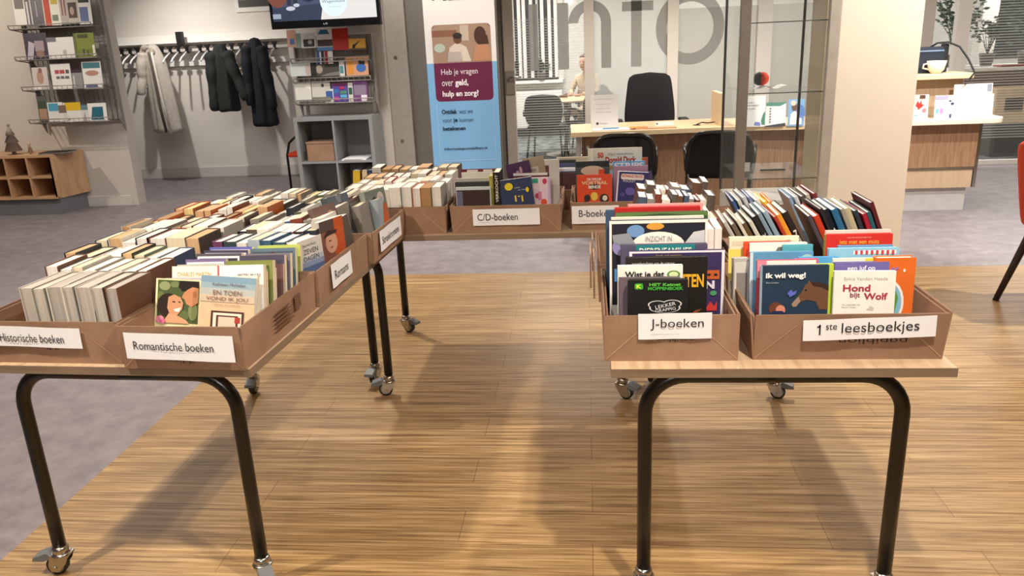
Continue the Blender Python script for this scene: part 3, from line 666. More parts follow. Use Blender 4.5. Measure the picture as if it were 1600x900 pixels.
facebook('white book reading Wist je dat, third from the front of the J-boeken box', 964, 1066, 414, 1.98, .016, '#efece4', 'w', lean=.08,
  arts=[('e', .86, .885, .1, .05, '#5c8f3a'), ('e', .86, .885, .07, .035, '#d9e8b0')], texts=[('Wist je dat', .12, .83, .72, .93, '#1f1f1f', dict(bold=.03))])
facebook('black book with jagged yellow letters, middle of the J-boeken box', 977, 1104, 401, 2.01, .02, '#1a1714', 'w', lean=.07,
  arts=[('p', [(.74, .1), (.8, .28), (.95, .38), (.86, .36), (.74, .26)], '#8a4a2c'), ('p', [(.72, 0), (.78, .2), (.9, .3), (.8, .24)], '#b06a3c')], texts=[('KRACHTEN', .32, .64, .96, .80, '#f0b428', dict(bold=.03)), ('superkrachten van de natuur', .08, .9, .6, .95, '#cfc8c0')])
fbv(1, 'purple book with white borders and a grinning orange square, J-boeken box', 983, 1131, 391, 2.045, .016, '#3b2f5e', 'w', lean=.06,
  arts=[('r', 0, 0, .03, 1, '#ece8f0'), ('r', 0, .97, 1, 1, '#ece8f0'), ('r', .97, 0, 1, 1, '#ece8f0'), ('r', .80, .55, .95, .69, '#c8622c'), ('e', .84, .62, .02, .02, '#1f1f1f'), ('e', .91, .62, .02, .02, '#1f1f1f'), ('e', .89, .33, .035, .04, '#4f9a6a'), ('p', [(.82, .1), (.86, .2), (.9, .12), (.93, .2), (.93, .05), (.82, .05)], '#c83a34')],
  texts=[('N', .80, .40, .90, .53, '#e4e0ec', dict(bold=.05)), ('boek vol weetjes', .28, .91, .55, .955, '#a88f50')])
facebook('book with teal title strip DIERENFAMILIES and mauve border, J-boeken box', 969, 1104, 381, 2.075, .018, '#54506a', 'w', lean=.06,
  arts=[('r', .18, .72, .86, 1, '#1f7f86')], texts=[('DIERENFAMILIES', .22, .885, .82, .965, '#e8efe0', dict(bold=.02))])
fbv(.2, 'large white space atlas titled Inzicht in Het with planets, J-boeken box', 952, 1104, 343, 2.11, .016, '#23283a', 'w', lean=.05, ymid=380,
  arts=[('r', 0, 0, 1, 1, '#eceae4'), ('r', .025, .02, .975, .965, '#1b1d2c'), ('e', .27, .88, .09, .07, '#6c94c4'), ('e', .47, .93, .09, .04, '#d89a3c'), ('e', .12, .7, .09, .1, '#8f86b8'), ('r', .14, 0, .86, .73, '#efece4'), ('e', .5, .72, .27, .15, '#efece4'),
        ('p', [(.03, .84), (.2, .86), (.27, .73), (.19, .68), (.04, .76)], '#8d939c'), ('p', [(.97, .88), (.86, .86), (.76, .72), (.8, .68), (.97, .74)], '#c9ccd0'), ('e', .92, .62, .05, .06, '#a85a40'), ('r', .05, .3, .1, .45, '#4a8ac4')],
  texts=[('INZICHT IN', .37, .76, .64, .82, '#8a8a8a'), ('Het', .46, .63, .55, .71, '#3a3a3a', dict(bold=.02))])
facebook('white-framed thin book just behind the space atlas, J-boeken box', 954, 1098, 338, 2.135, .01, '#e4e0d4', 'w', lean=.05, ymid=380)
facebook('dark green nature book with thin top strip showing, J-boeken box', 962, 1104, 331, 2.16, .014, '#36502c', 'c', lean=.05, ymid=380, arts=[('p', [(0, .96), (.5, .99), (1, .96), (1, 1), (0, 1)], '#5b7840')])
facebook('red book titled JONGE ONDERZOEKERS, behind the green one in the J-boeken box', 960, 1092, 323, 2.19, .02, '#b3221f', 'w', lean=.05, ymid=380, texts=[('JONGE ONDERZOEKERS', .1, .885, .88, .945, '#f2e8e0', dict(bold=.02))])
facebook('pale pink book, rearmost of the tall ones in the J-boeken box', 980, 1096, 318, 2.22, .014, '#d79a98', 'w', lean=.05, ymid=380)
facebook('blue book poking out at the left rear of the J-boeken box', 946, 1050, 327, 2.25, .016, '#34506c', 'w', lean=.05, ymid=380)
bn = 'flap-sided box behind J-boeken'
WP = ['#6c4a36', '#5b5148', '#e8e2d6', '#7c3b2c', '#8f8a82', '#4a5a72']
row(bn, 0, Vector((.10, 2.46, 0)), ux, 11, .016, .028, .15, (.20, .225), WP, ['w', 'w', 'c'], -math.pi / 2, .31, what='booklet')
row(bn, 1, Vector((.10, 2.63, 0)), ux, 12, .016, .034, .14, (.20, .23), ['#58644e'] + WP, ['w', 'w', 'w', 'c'], math.pi / 2, .31, what='booklet', leanf=-.08)
bn = 'left rear booklet box'
row(bn, 0, Vector((.16, 2.88, 0)), ux, 11, .016, .032, .13, (.21, .24), WP[::-1], ['w'], math.pi / 2, .27, what='booklet', leanf=-.1)
row(bn, 1, Vector((.155, 3.04, 0)), ux, 8, .018, .034, .13, (.225, .26), WP, ['w'], math.pi / 2, .26, what='booklet', leanf=-.14)
# 1ste leesboekjes box
fbv(1, 'dark blue picture book ik wil weg! with brown horse, front left of leesboekjes box', 1186, 1293, 414, 1.955, .014, '#22384e', 'w', spine='#a9b4be', lean=.12, hard=True,
  arts=[('r', 0, 0, .035, 1, '#8fa0ae'), ('p', [(.47, .22), (.52, .3), (.62, .48), (.66, .6), (.70, .64), (.71, .7), (.74, .65), (.86, .66), (1, .58), (1, .1), (.88, .1), (.82, .26), (.70, .3), (.6, .26), (.54, .16), (.49, .16)], '#6d4a36'),
        ('p', [(.47, .22), (.52, .3), (.57, .37), (.6, .27), (.54, .16), (.49, .16)], '#9a8474'), ('p', [(.74, .65), (.86, .66), (1, .58), (1, .48), (.9, .55), (.78, .58)], '#3a241a'), ('e', .67, .5, .016, .016, '#16100c'),
        ('e', .24, .13, .1, .13, '#6a3a26'), ('e', .31, .1, .07, .1, '#d08a72'), ('p', [(.12, 0), (.2, .08), (.34, .08), (.4, 0)], '#1a2a52'), ('p', [(.4, .44), (.44, .36), (.52, .42), (.54, .5), (.48, .46), (.46, .52)], '#5c6cc0')],
  texts=[('ik wil weg!', .08, .72, .66, .86, '#f4f4f4', dict(bold=.035)), ('Roos Linders', .09, .645, .27, .675, '#b8c4cc')])
facebook('white and red striped book directly behind the horse book, leesboekjes box', 1181, 1272, 406, 1.985, .018, '#b8455a', 'w', lean=.12, arts=[('r', .06, 0, 1, 1, '#f1ece8'), ('r', .0, .8, .16, 1, '#e08aa0')])
facebook('book with a pink corner behind the horse book, leesboekjes box', 1240, 1276, 404, 2.0, .012, '#d65a86', 'w', lean=.12)
facebook('lime green book beside the horse book, leesboekjes box', 1262, 1300, 412, 1.975, .014, '#b9d23c', 'w', lean=.12)
facebook('bright blue thin book between both files of the leesboekjes box', 1245, 1308, 401, 2.02, .012, '#55a4dc', 'w', lean=.12)
facebook('light blue book with a yellow-green circle, left file of the leesboekjes box', 1170, 1268, 393, 2.05, .02, '#5d97bf', 'w', lean=.12, arts=[('r', 0, 0, .05, 1, '#cfe0ea'), ('e', .9, .88, .12, .09, '#a8d0c0'), ('e', .9, .88, .09, .065, '#74b4d0')])
facebook('teal thin book peeping out right of the white animal book, leesboekjes box', 1220, 1268, 382, 2.08, .012, '#58aab8', 'w', lean=.12)
facebook('white picture book with small animal drawings, left file of the leesboekjes box', 1168, 1259, 379, 2.10, .016, '#f2eee2', 'w', lean=.12, spine='#c8362a',
  arts=[('p', [(.44, .88), (.5, .95), (.6, .96), (.58, .9), (.52, .88)], '#6a6e68'), ('e', .82, .9, .06, .03, '#d8c060'), ('e', .1, .88, .03, .02, '#888')])
facebook('orange-red book left of the white animal book, leesboekjes box', 1160, 1232, 377, 2.13, .014, '#df4a22', 'w', lean=.12)
facebook('cream and yellow patterned picture book, tallest in left file of the leesboekjes box', 1137, 1246, 369, 2.16, .014, '#efe7cc', 'w', lean=.12, arts=[('r', .0, .5, .28, .86, '#eedc6a'), ('r', .05, .9, .95, .95, '#d9d0b8'), ('e', .85, .93, .05, .03, '#a8a890')])
facebook('white-grey photo book low behind the left file, leesboekjes box', 1143, 1200, 402, 2.09, .03, '#b5b0a8', 'w', lean=.12, arts=[('r', .05, .1, .95, .95, '#d6d2c8'), ('r', .1, .2, .4, .8, '#8a8680')])
fbv(1, 'white book titled Hond bijt Wolf, front right of the leesboekjes box', 1300, 1396, 423, 1.945, .012, '#f1eee8', 'w', lean=.12, rz=R_(-2),
  texts=[('Sylvia Vanden Heede', .17, .77, .87, .87, '#a9b4a4'), ('Hond', .16, .53, .60, .69, '#a8344a', dict(bold=.03)), ('bijt', .28, .36, .44, .51, '#8a3a4a', dict(bold=.02)), ('Wolf', .5, .34, .88, .50, '#a8344a', dict(bold=.03)), ('met tekeningen van', .15, .2, .45, .24, '#5a5a5a'), ('Marije Tolman', .15, .14, .38, .18, '#5a5a5a')],
  arts=[('p', [(.55, .1), (.62, .2), (.68, .14), (.66, .08)], '#c8c4bc')])
facebook('purple book reading een juf op, behind Hond bijt Wolf in the leesboekjes box', 1300, 1386, 409, 1.985, .014, '#6f68a8', 'w', lean=.12, texts=[('een juf op', .25, .88, .75, .96, '#eeeaf4', dict(bold=.02))])
facebook('yellow and white book behind the purple one, leesboekjes box', 1298, 1391, 403, 2.01, .012, '#f0ead8', 'w', lean=.12, arts=[('r', .55, .8, 1, 1, '#ecd63c')])
facebook('light blue book with red and white striped awning, right file of the leesboekjes box', 1291, 1401, 387, 2.045, .018, '#8cc3de', 'w', lean=.12,
  arts=[('r', .36, .93, .96, .975, '#f4eeee')] + [('r', .38 + i * .073, .93, .415 + i * .073, .975, '#c8384a') for i in range(8)] + [('p', [(.94, 0), (1, .0), (1, .4), (.97, .3)], '#6aa050')], texts=[('Keepvogel', .38, .83, .86, .89, '#4a6a9a')])
facebook('blue thin book behind the awning book, leesboekjes box', 1306, 1392, 383, 2.07, .014, '#6c9cc4', 'w', lean=.12)
facebook('red book reading iets met een muts, tallest right in the leesboekjes box', 1286, 1391, 365, 2.11, .02, '#cf2f28', 'w', lean=.12, texts=[('iets met een muts', .22, .895, .80, .94, '#f0a83c', dict(bold=.02)), ('versierend jongetaal', .33, .955, .68, .972, '#e8c0b0')], spine='#8a9a3c')
facebook('pale pink book directly behind the red muts book, leesboekjes box', 1287, 1389, 359, 2.14, .012, '#ecd4cc', 'w', lean=.12)
fbv(1, 'orange rounded book with a blue circle, right end of the leesboekjes box', 1362, 1424, 401, 2.0, .03, '#e4702a', 'w', lean=.06, ymid=440, arts=[('e', .35, .2, .42, .42, '#f2efe8'), ('e', .33, .2, .38, .38, '#86c0dc'), ('p', [(.3, .1), (.5, .5), (.62, .3), (.55, 0)], '#5a9a4a'), ('e', .72, .78, .03, .03, '#f4efe8')],
  texts=[('er', .38, .74, .58, .84, '#9a7ac0', dict(bold=.03))])
# leaning picture books behind
def leaning(bn, specs, x0, Y0, W_, gap, ln):
    x = x0
    for i, (cv, nm, T, H, st) in enumerate(specs):
        book('%s picture book, %s from left in %s' % (nm, ORD[i], bn), (x, Y0 + .004 * (i % 3), ZT + .03 + T * .3), math.pi / 2 + .02 * (i % 3 - 1), W_ * (1 - .04 * (i % 4)), H, T, cv, 'w', lean=ln[0] + (ln[1] - ln[0]) * i / len(specs),
             group='leaning picture books behind the leesboekjes box', spine_text=st)
        x += (T + gap) / math.cos(ln[0]) * 1.02
LB = [('#b8b4ac', 'pale grey', .012, .21, None), ('#6a5a50', 'brown', .014, .20, None), ('#d8d2c0', 'cream', .010, .215, None), ('#5c4a30', 'dark tan', .014, .20, None), ('#c8c8bc', 'grey-white', .012, .21, None), ('#1e1e20', 'black white-lettered', .016, .225, ('COCODRAK', '#e8e8e8')), ('#7c94a4', 'slate', .012, .235, None),
      ('#8aa4b4', 'pale blue', .014, .24, None), ('#b03828', 'red', .010, .225, None), ('#e0942c', 'orange', .014, .23, None), ('#241e1e', 'black with purple top', .018, .235, ('GENIEN', '#efe8e0'))]
leaning('front leaning row behind 1ste leesboekjes', LB, .535, 2.56, .20, .0035, (.52, .50))
LB2 = [('#4c4450', 'dark mauve', .012, .22, None), ('#c0391f', 'orange-red', .018, .215, ('Avontuur', '#7a1c10')), ('#26262a', 'charcoal', .010, .24, None), ('#121826', 'near-black', .014, .235, ('Eskimo', '#d8dce0')), ('#2a648e', 'blue', .018, .235, None), ('#9a9488', 'grey-brown', .012, .235, None), ('#b8b090', 'sage', .016, .235, None),
       ('#2c3440', 'dark slate', .012, .225, None), ('#a82034', 'crimson', .012, .215, None), ('#2a5866', 'petrol', .012, .22, None), ('#581e24', 'maroon', .012, .25, None)]
leaning('right leaning row behind 1ste leesboekjes', LB2, .785, 2.56, .20, .002, (.46, .36))
LB3 = [('#3c5c8c', 'blue-edged', .010, .21, None), ('#d8d4cc', 'white', .012, .21, None), ('#c8ccd4', 'pale', .012, .22, None), ('#7a8ab0', 'steel blue', .01, .22, None), ('#e8e4da', 'ivory', .014, .21, None), ('#e8c83c', 'yellow', .012, .20, None), ('#e88c28', 'amber', .01, .20, None)]
leaning('rear leaning row beside the glass cabinet', LB3, .60, 2.86, .19, .006, (.45, .42))
LB4 = [('#8aa8c4', 'sky blue', .010, .215, None), ('#d0d4d8', 'silver', .012, .215, None), ('#5a4c48', 'umber', .012, .215, None), ('#c4b8ac', 'sand', .012, .22, None), ('#7c2c30', 'dark red', .012, .225, None)]
leaning('rear leaning row beside the white column', LB4, .79, 2.86, .19, .006, (.42, .38))

# C/D box
for i, (a, b_, t_, Y, cv, pg, nm) in enumerate([(713, 768, 292, 3.40, '#cdd8d8', 'w', 'front dark portrait'), (712, 768, 284, 3.43, '#2c2c30', 'w', 'black-topped'), (714, 771, 278, 3.47, '#c8c4b4', 'w', 'cream-topped'), (722, 777, 269, 3.52, '#e0ddd4', 'w', 'white-topped'), (720, 776, 264, 3.56, '#6c1a2c', 'w', 'maroon-spined')]):
    ar = [('r', .03, 0, .97, .93, '#3a2420'), ('p', [(.25, .0), (.35, .25), (.6, .48), (.8, .25), (.95, 0)], '#8f5a48'), ('r', .03, 0, .2, .9, '#6c6c84')] if i == 0 else ([('r', .2, .95, .5, .99, '#e8e4dc'), ('r', .65, .95, .9, .99, '#e8e4dc')] if i == 4 else None)
    facebook('%s book in the left file of the C/D-boeken box' % nm, a, b_, t_, Y, .018, cv, pg, lean=.06, arts=ar)
book('yellow-green hardback squeezed left of the VERKOCHT book, C/D-boeken box', (onY(771, 300, 3.46).x, 3.47, ZT + .006), math.pi / 2, .13, .225, .02, '#b6b04a', 'c')
o = C.objects[-1]
book('black book reading VERKOCHT in white on its spine, C/D-boeken box', (onY(779, 300, 3.44).x, 3.45, ZT + .006), math.pi / 2, .14, .245, .03, '#1e1c1a', 'c', spine_text=('VERKOCHT', '#e8e4d8', .46))
fbv(1, 'dark blue young-reader book with yellow ovals, tilted, front of the C/D-boeken box', 784, 835, 281, 3.40, .014, '#27365c', 'w', lean=.08, roll=-.1, hard=False, rz=.06,
  arts=[('e', .3, .72, .15, .17, '#16203a'), ('e', .28, .72, .125, .15, '#f0d820'), ('e', .84, .52, .08, .13, '#16203a'), ('e', .83, .52, .05, .1, '#f0d820'), ('r', .42, .1, .47, .35, '#e8d040'), ('r', .62, .08, .67, .32, '#e8d040'), ('e', .55, .3, .03, .03, '#e8d040')], texts=[('Lieke', .45, .62, .62, .68, '#cfd6e6'), ('de Vos', .55, .52, .78, .57, '#cfd6e6')])
facebook('dark blue companion book behind the yellow-oval book, C/D-boeken box', 797, 842, 279, 3.45, .014, '#2c3c66', 'w', lean=.08)
fbv(1, 'pink patterned book right of the blue ones, C/D-boeken box', 826, 860, 277, 3.44, .016, '#e9d2dc', 'w', lean=.08, spine='#b8203a', arts=[('r', .05, .8, .45, .97, '#3aa88c'), ('e', .75, .86, .1, .1, '#c83a5a'), ('e', .4, .35, .1, .1, '#c83a5a'), ('e', .7, .12, .14, .12, '#e0502c'), ('r', .45, .2, .6, .5, '#d884a8'), ('r', .9, 0, 1, 1, '#c8b8d8')])
facebook('dark red book with pale rounded frame behind the pink book, C/D-boeken box', 803, 856, 270, 3.49, .016, '#5a1e1c', 'w', lean=.08, arts=[('r', 0, .95, 1, 1, '#e4e0d8')])
facebook('purple book with small white figures tilting in the rear of the C/D-boeken box', 798, 836, 256, 3.56, .012, '#4e1e52', 'w', lean=.08, roll=-.2, arts=[('e', .45, .8, .08, .06, '#d0a8c0'), ('e', .6, .86, .06, .06, '#d0a8c0')])
facebook('sand-coloured book with black title strip tilting at the rear, C/D-boeken box', 822, 856, 247, 3.58, .014, '#b5a58a', 'w', lean=.08, roll=-.14, arts=[('r', -.1, .72, .7, .84, '#d8d0c0')], texts=[('STEENRIJK', 0, .75, .6, .81, '#222')])
facebook('white book with brown panel, right rear of the C/D-boeken box', 842, 874, 249, 3.60, .016, '#e8e4dc', 'w', lean=.06, arts=[('r', .0, .4, .5, .9, '#7a4a3a')])
# B box
carton('plain cardboard box half hidden between the C/D-boeken and B-boeken boxes', (-.20, 3.755, ZT), 0, .30, .30, h=.10)
fbv(1, 'orange football comic reading VOETBAL and GOAL, front of the B-boeken box', 901, 956, 273, 3.42, .016, '#dc4a1c', 'w', lean=.07, spine='#b83a18',
  arts=[('e', .5, .62, .14, .1, '#2a1a14'), ('e', .5, .3, .1, .14, '#e8c850'), ('e', .3, .25, .09, .12, '#33201a'), ('e', .78, .22, .13, .16, '#2c2420'), ('e', .8, .24, .07, .09, '#e8dcc8'), ('p', [(.12, 0), (.25, .2), (.38, 0)], '#2c2018')],
  texts=[('DE WILDE', .3, .82, .7, .90, '#f4eee4', dict(bold=.03)), ('VOETBAL', .14, .69, .88, .80, '#f0c8a0', dict(bold=.04)), ('BENDE', .34, .56, .68, .66, '#f4eee4', dict(bold=.04)), ('GOAL!', .26, .0, .8, .1, '#f0dc3c', dict(bold=.04))])
fbv(1, 'dark blue comic pocket reading Donald Duck, tilted beside the orange book, B-boeken box', 962, 1010, 270, 3.42, .018, '#2e2c6c', 'w', lean=.07, roll=.08, hard=False, rz=.02,
  arts=[('r', 0, 0, .05, 1, '#e4e0ec'), ('rr', .12, .76, .86, .93, .05, '#efe8e4'), ('e', .45, .4, .16, .12, '#6a5cae'), ('e', .65, .62, .1, .06, '#4a3c5c'), ('e', .2, .3, .08, .06, '#4c4a94')], texts=[('DONALD DUCK', .15, .83, .83, .91, '#c8442c', dict(bold=.03)), ('POCKET', .2, .68, .6, .75, '#e0e0ea')])
facebook('dark blue book behind the tilted comic pocket, B-boeken box', 978, 1018, 268, 3.46, .018, '#4a3c70', 'w', lean=.07)
facebook('mauve and pink booklet stack top, B-boeken box', 958, 1012, 259, 3.50, .016, '#b48ca8', 'w', lean=.07)
facebook('light blue lettered comic album, B-boeken box', 957, 1008, 252, 3.54, .014, '#5ab0dc', 'w', lean=.07, texts=[('STRIPS', .05, .88, .95, .98, '#f2f6fa', dict(bold=.03))])
facebook('white oblong comic album reading 50 Donald Duck in red, tallest in the B-boeken box', 926, 1003, 231, 3.60, .014, '#f0ece0', 'w', lean=.05,
  texts=[('50', .1, .86, .22, .94, '#d8501c', dict(bold=.05)), ('DOLLE VERHALEN VAN', .32, .895, .82, .925, '#4a4a4a'), ('Donald Duck', .26, .78, .88, .875, '#c83020', dict(bold=.04))], arts=[('r', .1, .68, .95, .75, '#d8a868')])
facebook('second white oblong album just left behind the Donald Duck one, B-boeken box', 918, 960, 232, 3.63, .01, '#ece6d8', 'w', lean=.05)
facebook('red-brown comic behind right of the white album, B-boeken box', 985, 1012, 246, 3.64, .012, '#b0583c', 'w', lean=.06)
facebook('black photo book behind the orange football comic, B-boeken box', 900, 952, 262, 3.48, .02, '#3c4a44', 'w', lean=.06, arts=[('e', .5, .95, .35, .09, '#c8c0ac'), ('r', .68, .85, .85, .97, '#d0502c')])
facebook('dark-topped album in the middle of the B-boeken box', 899, 952, 252, 3.54, .02, '#22242c', 'w', lean=.06)
for i, (t_, cv, nm) in enumerate([(270, '#4a2420', 'dark red'), (268, '#34406a', 'navy'), (262, '#f2f0f4', 'white'), (255, '#3c4668', 'indigo'), (250, '#2c2c30', 'black'), (245, '#dcd4bc', 'buff')]):
    facebook('%s book in the half-hidden box between C/D-boeken and B-boeken' % nm, 870 if i else 873, 900 + (35 if i == 5 else 0), t_, 3.80 + i * .035, .022, cv, 'w', lean=.06)
#@@BACKGROUND@@
# ------------------------------------------------------------------ glass office front
FRM = mat('#d8d2ca', rough=.5, var=.01)
FRD = mat('#b5aca2', rough=.5, var=.01)
GY = 9.2
def post(name, x0, x1, m, z0=0, z1=2.9, d=.09):
    mb = MB(); mb.box((x0, GY - d / 2, z0), (x1, GY + d / 2, z1), m, bev=.004); struct(name, mb)
for i, (a, b_, m) in enumerate([(-.925, -.81, FRD), (-.02, .09, FRM), (.895, 1.015, FRM), (1.86, 2.02, FRM), (2.75, 2.85, FRM), (3.56, 3.70, FRD), (3.93, 4.07, FRM), (5.6, 5.7, FRM)]):
    post('window_frame_%d' % (i + 1), a, b_, m)
mb = MB(); mb.box((-1.74, GY - .02, 0), (-.925, GY + .02, 2.9), GREYP); struct('wall_partition', mb)
mb = MB(); mb.box((-.81, GY - .03, 0), (9, GY + .03, .05), FRM); struct('baseboard_office', mb)
CLEAR = glassm('clear_glass', '#dfe6e4', .03)
FROST = glassm('frosted_glass', '#c9cac4', .60, diff=.62, rough=.3)
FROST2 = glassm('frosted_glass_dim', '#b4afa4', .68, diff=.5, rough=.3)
STRIPE = glassm('striped_film', '#d6d4cc', .34, diff=.55, rough=.3, stripes=11)
LETT = glassm('letter_film', '#9a9793', .9, diff=.4, rough=.4)
segs = [(-.81, -.02, 'stripe'), (.09, .895, 'frost'), (1.015, 1.86, 'frost2'), (2.02, 2.75, 'frost2'), (2.85, 3.56, 'frost2'), (3.70, 3.93, 'clear'), (4.07, 5.6, 'stripe'), (5.7, 8.5, 'stripe')]
for i, (a, b_, k) in enumerate(segs):
    mb = MB(); mb.face([(a, GY, .05), (b_, GY, .05), (b_, GY, 2.9), (a, GY, 2.9)], CLEAR); struct('window_%d' % (i + 1), mb)
    film = MB(); m = {'stripe': STRIPE, 'frost': FROST, 'frost2': FROST2, 'clear': CLEAR}[k]
    z0, z1 = ((.28, 1.78) if k == 'stripe' else (.05, 2.5 if k == 'frost' else 1.8))
    if k != 'clear':
        film.face([(a, GY - .006, z0), (b_, GY - .006, z0), (b_, GY - .006, z1), (a, GY - .006, z1)], m)
        struct('window_film_%d' % (i + 1), film)
# big word "info" on the glass
yL = GY - .011; zb = 1.21
def letter(label, polys):
    mb = MB()
    for P in polys: mb.face([(x, yL, z) for x, z in P], LETT)
    o = mb.build('glass_letter'); tag(o, label, 'lettering', 'large letters spelling info on the office glass')
def arc(cx, cz, r0, r1, a0, a1, n=20, sx=1, sz=1):
    out = [(cx + r1 * sx * math.cos(R_(a0 + (a1 - a0) * k / n)), cz + r1 * sz * math.sin(R_(a0 + (a1 - a0) * k / n))) for k in range(n + 1)]
    inn = [(cx + r0 * sx * math.cos(R_(a0 + (a1 - a0) * k / n)), cz + r0 * sz * math.sin(R_(a0 + (a1 - a0) * k / n))) for k in range(n + 1)]
    return out + inn[::-1]
letter('large grey letter i on the striped office glass', [[(-.635, zb), (-.53, zb), (-.53, 1.92), (-.635, 1.92)], [(-.635, 2.05), (-.53, 2.05), (-.53, 2.17), (-.635, 2.17)]])
letter('large grey letter n spanning the frame of the office glass', [[(-.31, zb), (-.19, zb), (-.19, 1.92), (-.31, 1.92)], arc(.045, 1.70, .125, .235, 90, 180, sz=1), arc(.045, 1.70, .125, .235, 0, 90), [(.17, zb), (.28, zb), (.28, 1.70), (.17, 1.70)]])
letter('large grey letter f on the frosted office glass', [[(.5, zb), (.615, zb), (.615, 2.0), (.5, 2.0)], [(.4, 1.80), (.74, 1.80), (.74, 1.9), (.4, 1.9)], arc(.68, 2.0, .065, .18, 90, 180)])
letter('large grey letter o across two frosted panes', [arc(1.14, 1.60, .255, .37, 90, 450, n=44, sz=1.06)])
t = thing('door_handle_set', 'steel lever handle with dark plate on the glass office door', 'door handle', (-.86, GY - .05, 1.12))
mb = MB(); mb.box((-.05, -.008, -.16), (.05, 0, .10), mat('#8f877d', rough=.4), bev=.002); mb.build('plate', t)
mb = MB(); mb.tube([(0, -.005, .03), (0, -.05, .03), (.02, -.055, .03), (.13, -.055, .03)], .01, CHROME); mb.build('lever', t)

# ------------------------------------------------------------------ inside the office
mb = MB(); mb.box((-1.6, 13.33, .93), (-.42, 13.4, 2.4), mat('#2b2a29', rough=.4, var=0)); mb.box((-1.7, 13.2, .88), (-.38, 13.4, .93), PAPER, bev=.004)
mb.box((-.45, 13.3, .93), (-.36, 13.4, 2.5), FRM); struct('window_9', mb)
t = thing('vertical_blinds', 'white vertical slat blinds in front of the dark office window', 'blinds', (-1.0, 13.27, .95))
for i in range(12):
    mb = MB(); x = -.58 + i * .098 + (.02 if i % 3 else 0); T = Matrix.Translation((x, 0, .02)) @ Matrix.Rotation(R_(35 if i % 4 else 60), 4, 'Z')
    mb.box((-.032, -.001, 0), (.032, .001, 1.5), PAPER, T=T); mb.build('slat', t)
mb = MB(); mb.box((-.62, -.02, 1.52), (.62, .02, 1.56), PAPER); mb.build('rail', t)
t = thing('radiator', 'white panel radiator below the office window', 'radiator', (-.95, 13.3, .16))
mb = MB(); mb.box((-.62, -.05, 0), (.55, .05, .60), PAPER, bev=.005)
for i in range(23): mb.box((-.6 + i * .05, -.058, .03), (-.575 + i * .05, -.05, .57), PAPER)
mb.build('panel', t)
mb = MB(); mb.box((-2.5, 13.35, 0), (3, 13.4, .14), mat('#555350', rough=.6)); struct('baseboard_office_back', mb)
LEAFM = mat('#3f5238', rough=.5, var=.2); POT = mat('#6d675f', rough=.6)
def plant(label, loc, h, spread, n, seed, hang=False, pot=.07):
    rnd = random.Random(seed); t = thing('potted_plant', label, 'plant', loc)
    mb = MB(); mb.lathe([(pot * .7, 0), (pot, pot * 1.6), (pot * 1.05, pot * 1.7), (pot * .9, pot * 1.6)], POT, n=16); mb.build('pot', t)
    st = MB(); lf = MB()
    for i in range(n):
        a = rnd.uniform(0, 6.28); r = spread * rnd.uniform(.3, 1); z1 = h * rnd.uniform(.55, 1) if not hang else -h * rnd.uniform(.3, 1)
        P = [Vector((0, 0, pot * 1.5)), Vector((r * .4 * math.cos(a), r * .4 * math.sin(a), pot * 1.5 + (z1 * .6 if not hang else .06))), Vector((r * math.cos(a), r * math.sin(a), pot * 1.5 + z1))]
        st.tube(P, .004, LEAFM, n=5)
        for k in range(12):
            f = .3 + .055 * k; q = P[1].lerp(P[2], max(0, (f - .3) / .6)); d = Vector((rnd.uniform(-1, 1), rnd.uniform(-1, 1), rnd.uniform(-.3, .8))).normalized()
            s_ = rnd.uniform(.05, .09); u = d.cross(Vector((rnd.random(), rnd.random(), 1))).normalized() * s_ * .35
            lf.face([q, q + d * s_ * .5 + u, q + d * s_, q + d * s_ * .5 - u], LEAFM)
    st.build('stem', t); lf.build('foliage', t); return t
plant('bushy green plant in a pot on the office window sill, left end', (-1.2, 13.22, .93), .28, .16, 10, 1)
plant('small sparse plant in a pot on the office window sill, right of the bushy one', (-.72, 13.22, .93), .22, .12, 6, 2)
# round table with chairs and a seated person
OAK = grain('light_oak', ['#c4a67e', '#d8bd98'], (5, 30, 5), rough=.5, pos=(.35, .65), bump=0)
t = thing('round_table', 'round light wood meeting table behind the striped office glass', 'table', (-.28, 11.1, 0))
mb = MB(); mb.lathe([(.0, .735), (.54, .735), (.55, .745), (.55, .755), (.54, .765), (0, .765)], OAK, n=40); mb.build('table_top', t)
mb = MB(); mb.lathe([(.04, .02), (.04, .735)], CHROME, n=16); mb.build('column', t)
mb = MB(); mb.lathe([(.0, 0), (.3, 0), (.3, .012), (.05, .03), (0, .03)], CHROME, n=32); mb.build('base', t)
t = thing('twig_bundle', 'small bundle of dried twigs lying on the round office table', 'decoration', (-.42, 11.05, .767)); 
mb = MB()
for k in range(7): mb.tube([(-.14, .02 * k - .06, .008 + .004 * k), (0, .01 * k - .03, .02), (.16, .05 - .02 * k, .01 + .01 * k)], .006, mat('#8c7a5c', rough=.8), n=6)
mb.build('twigs', t)
FAB = mat('#3a3b3f', rough=.9, var=.1, scale=40)
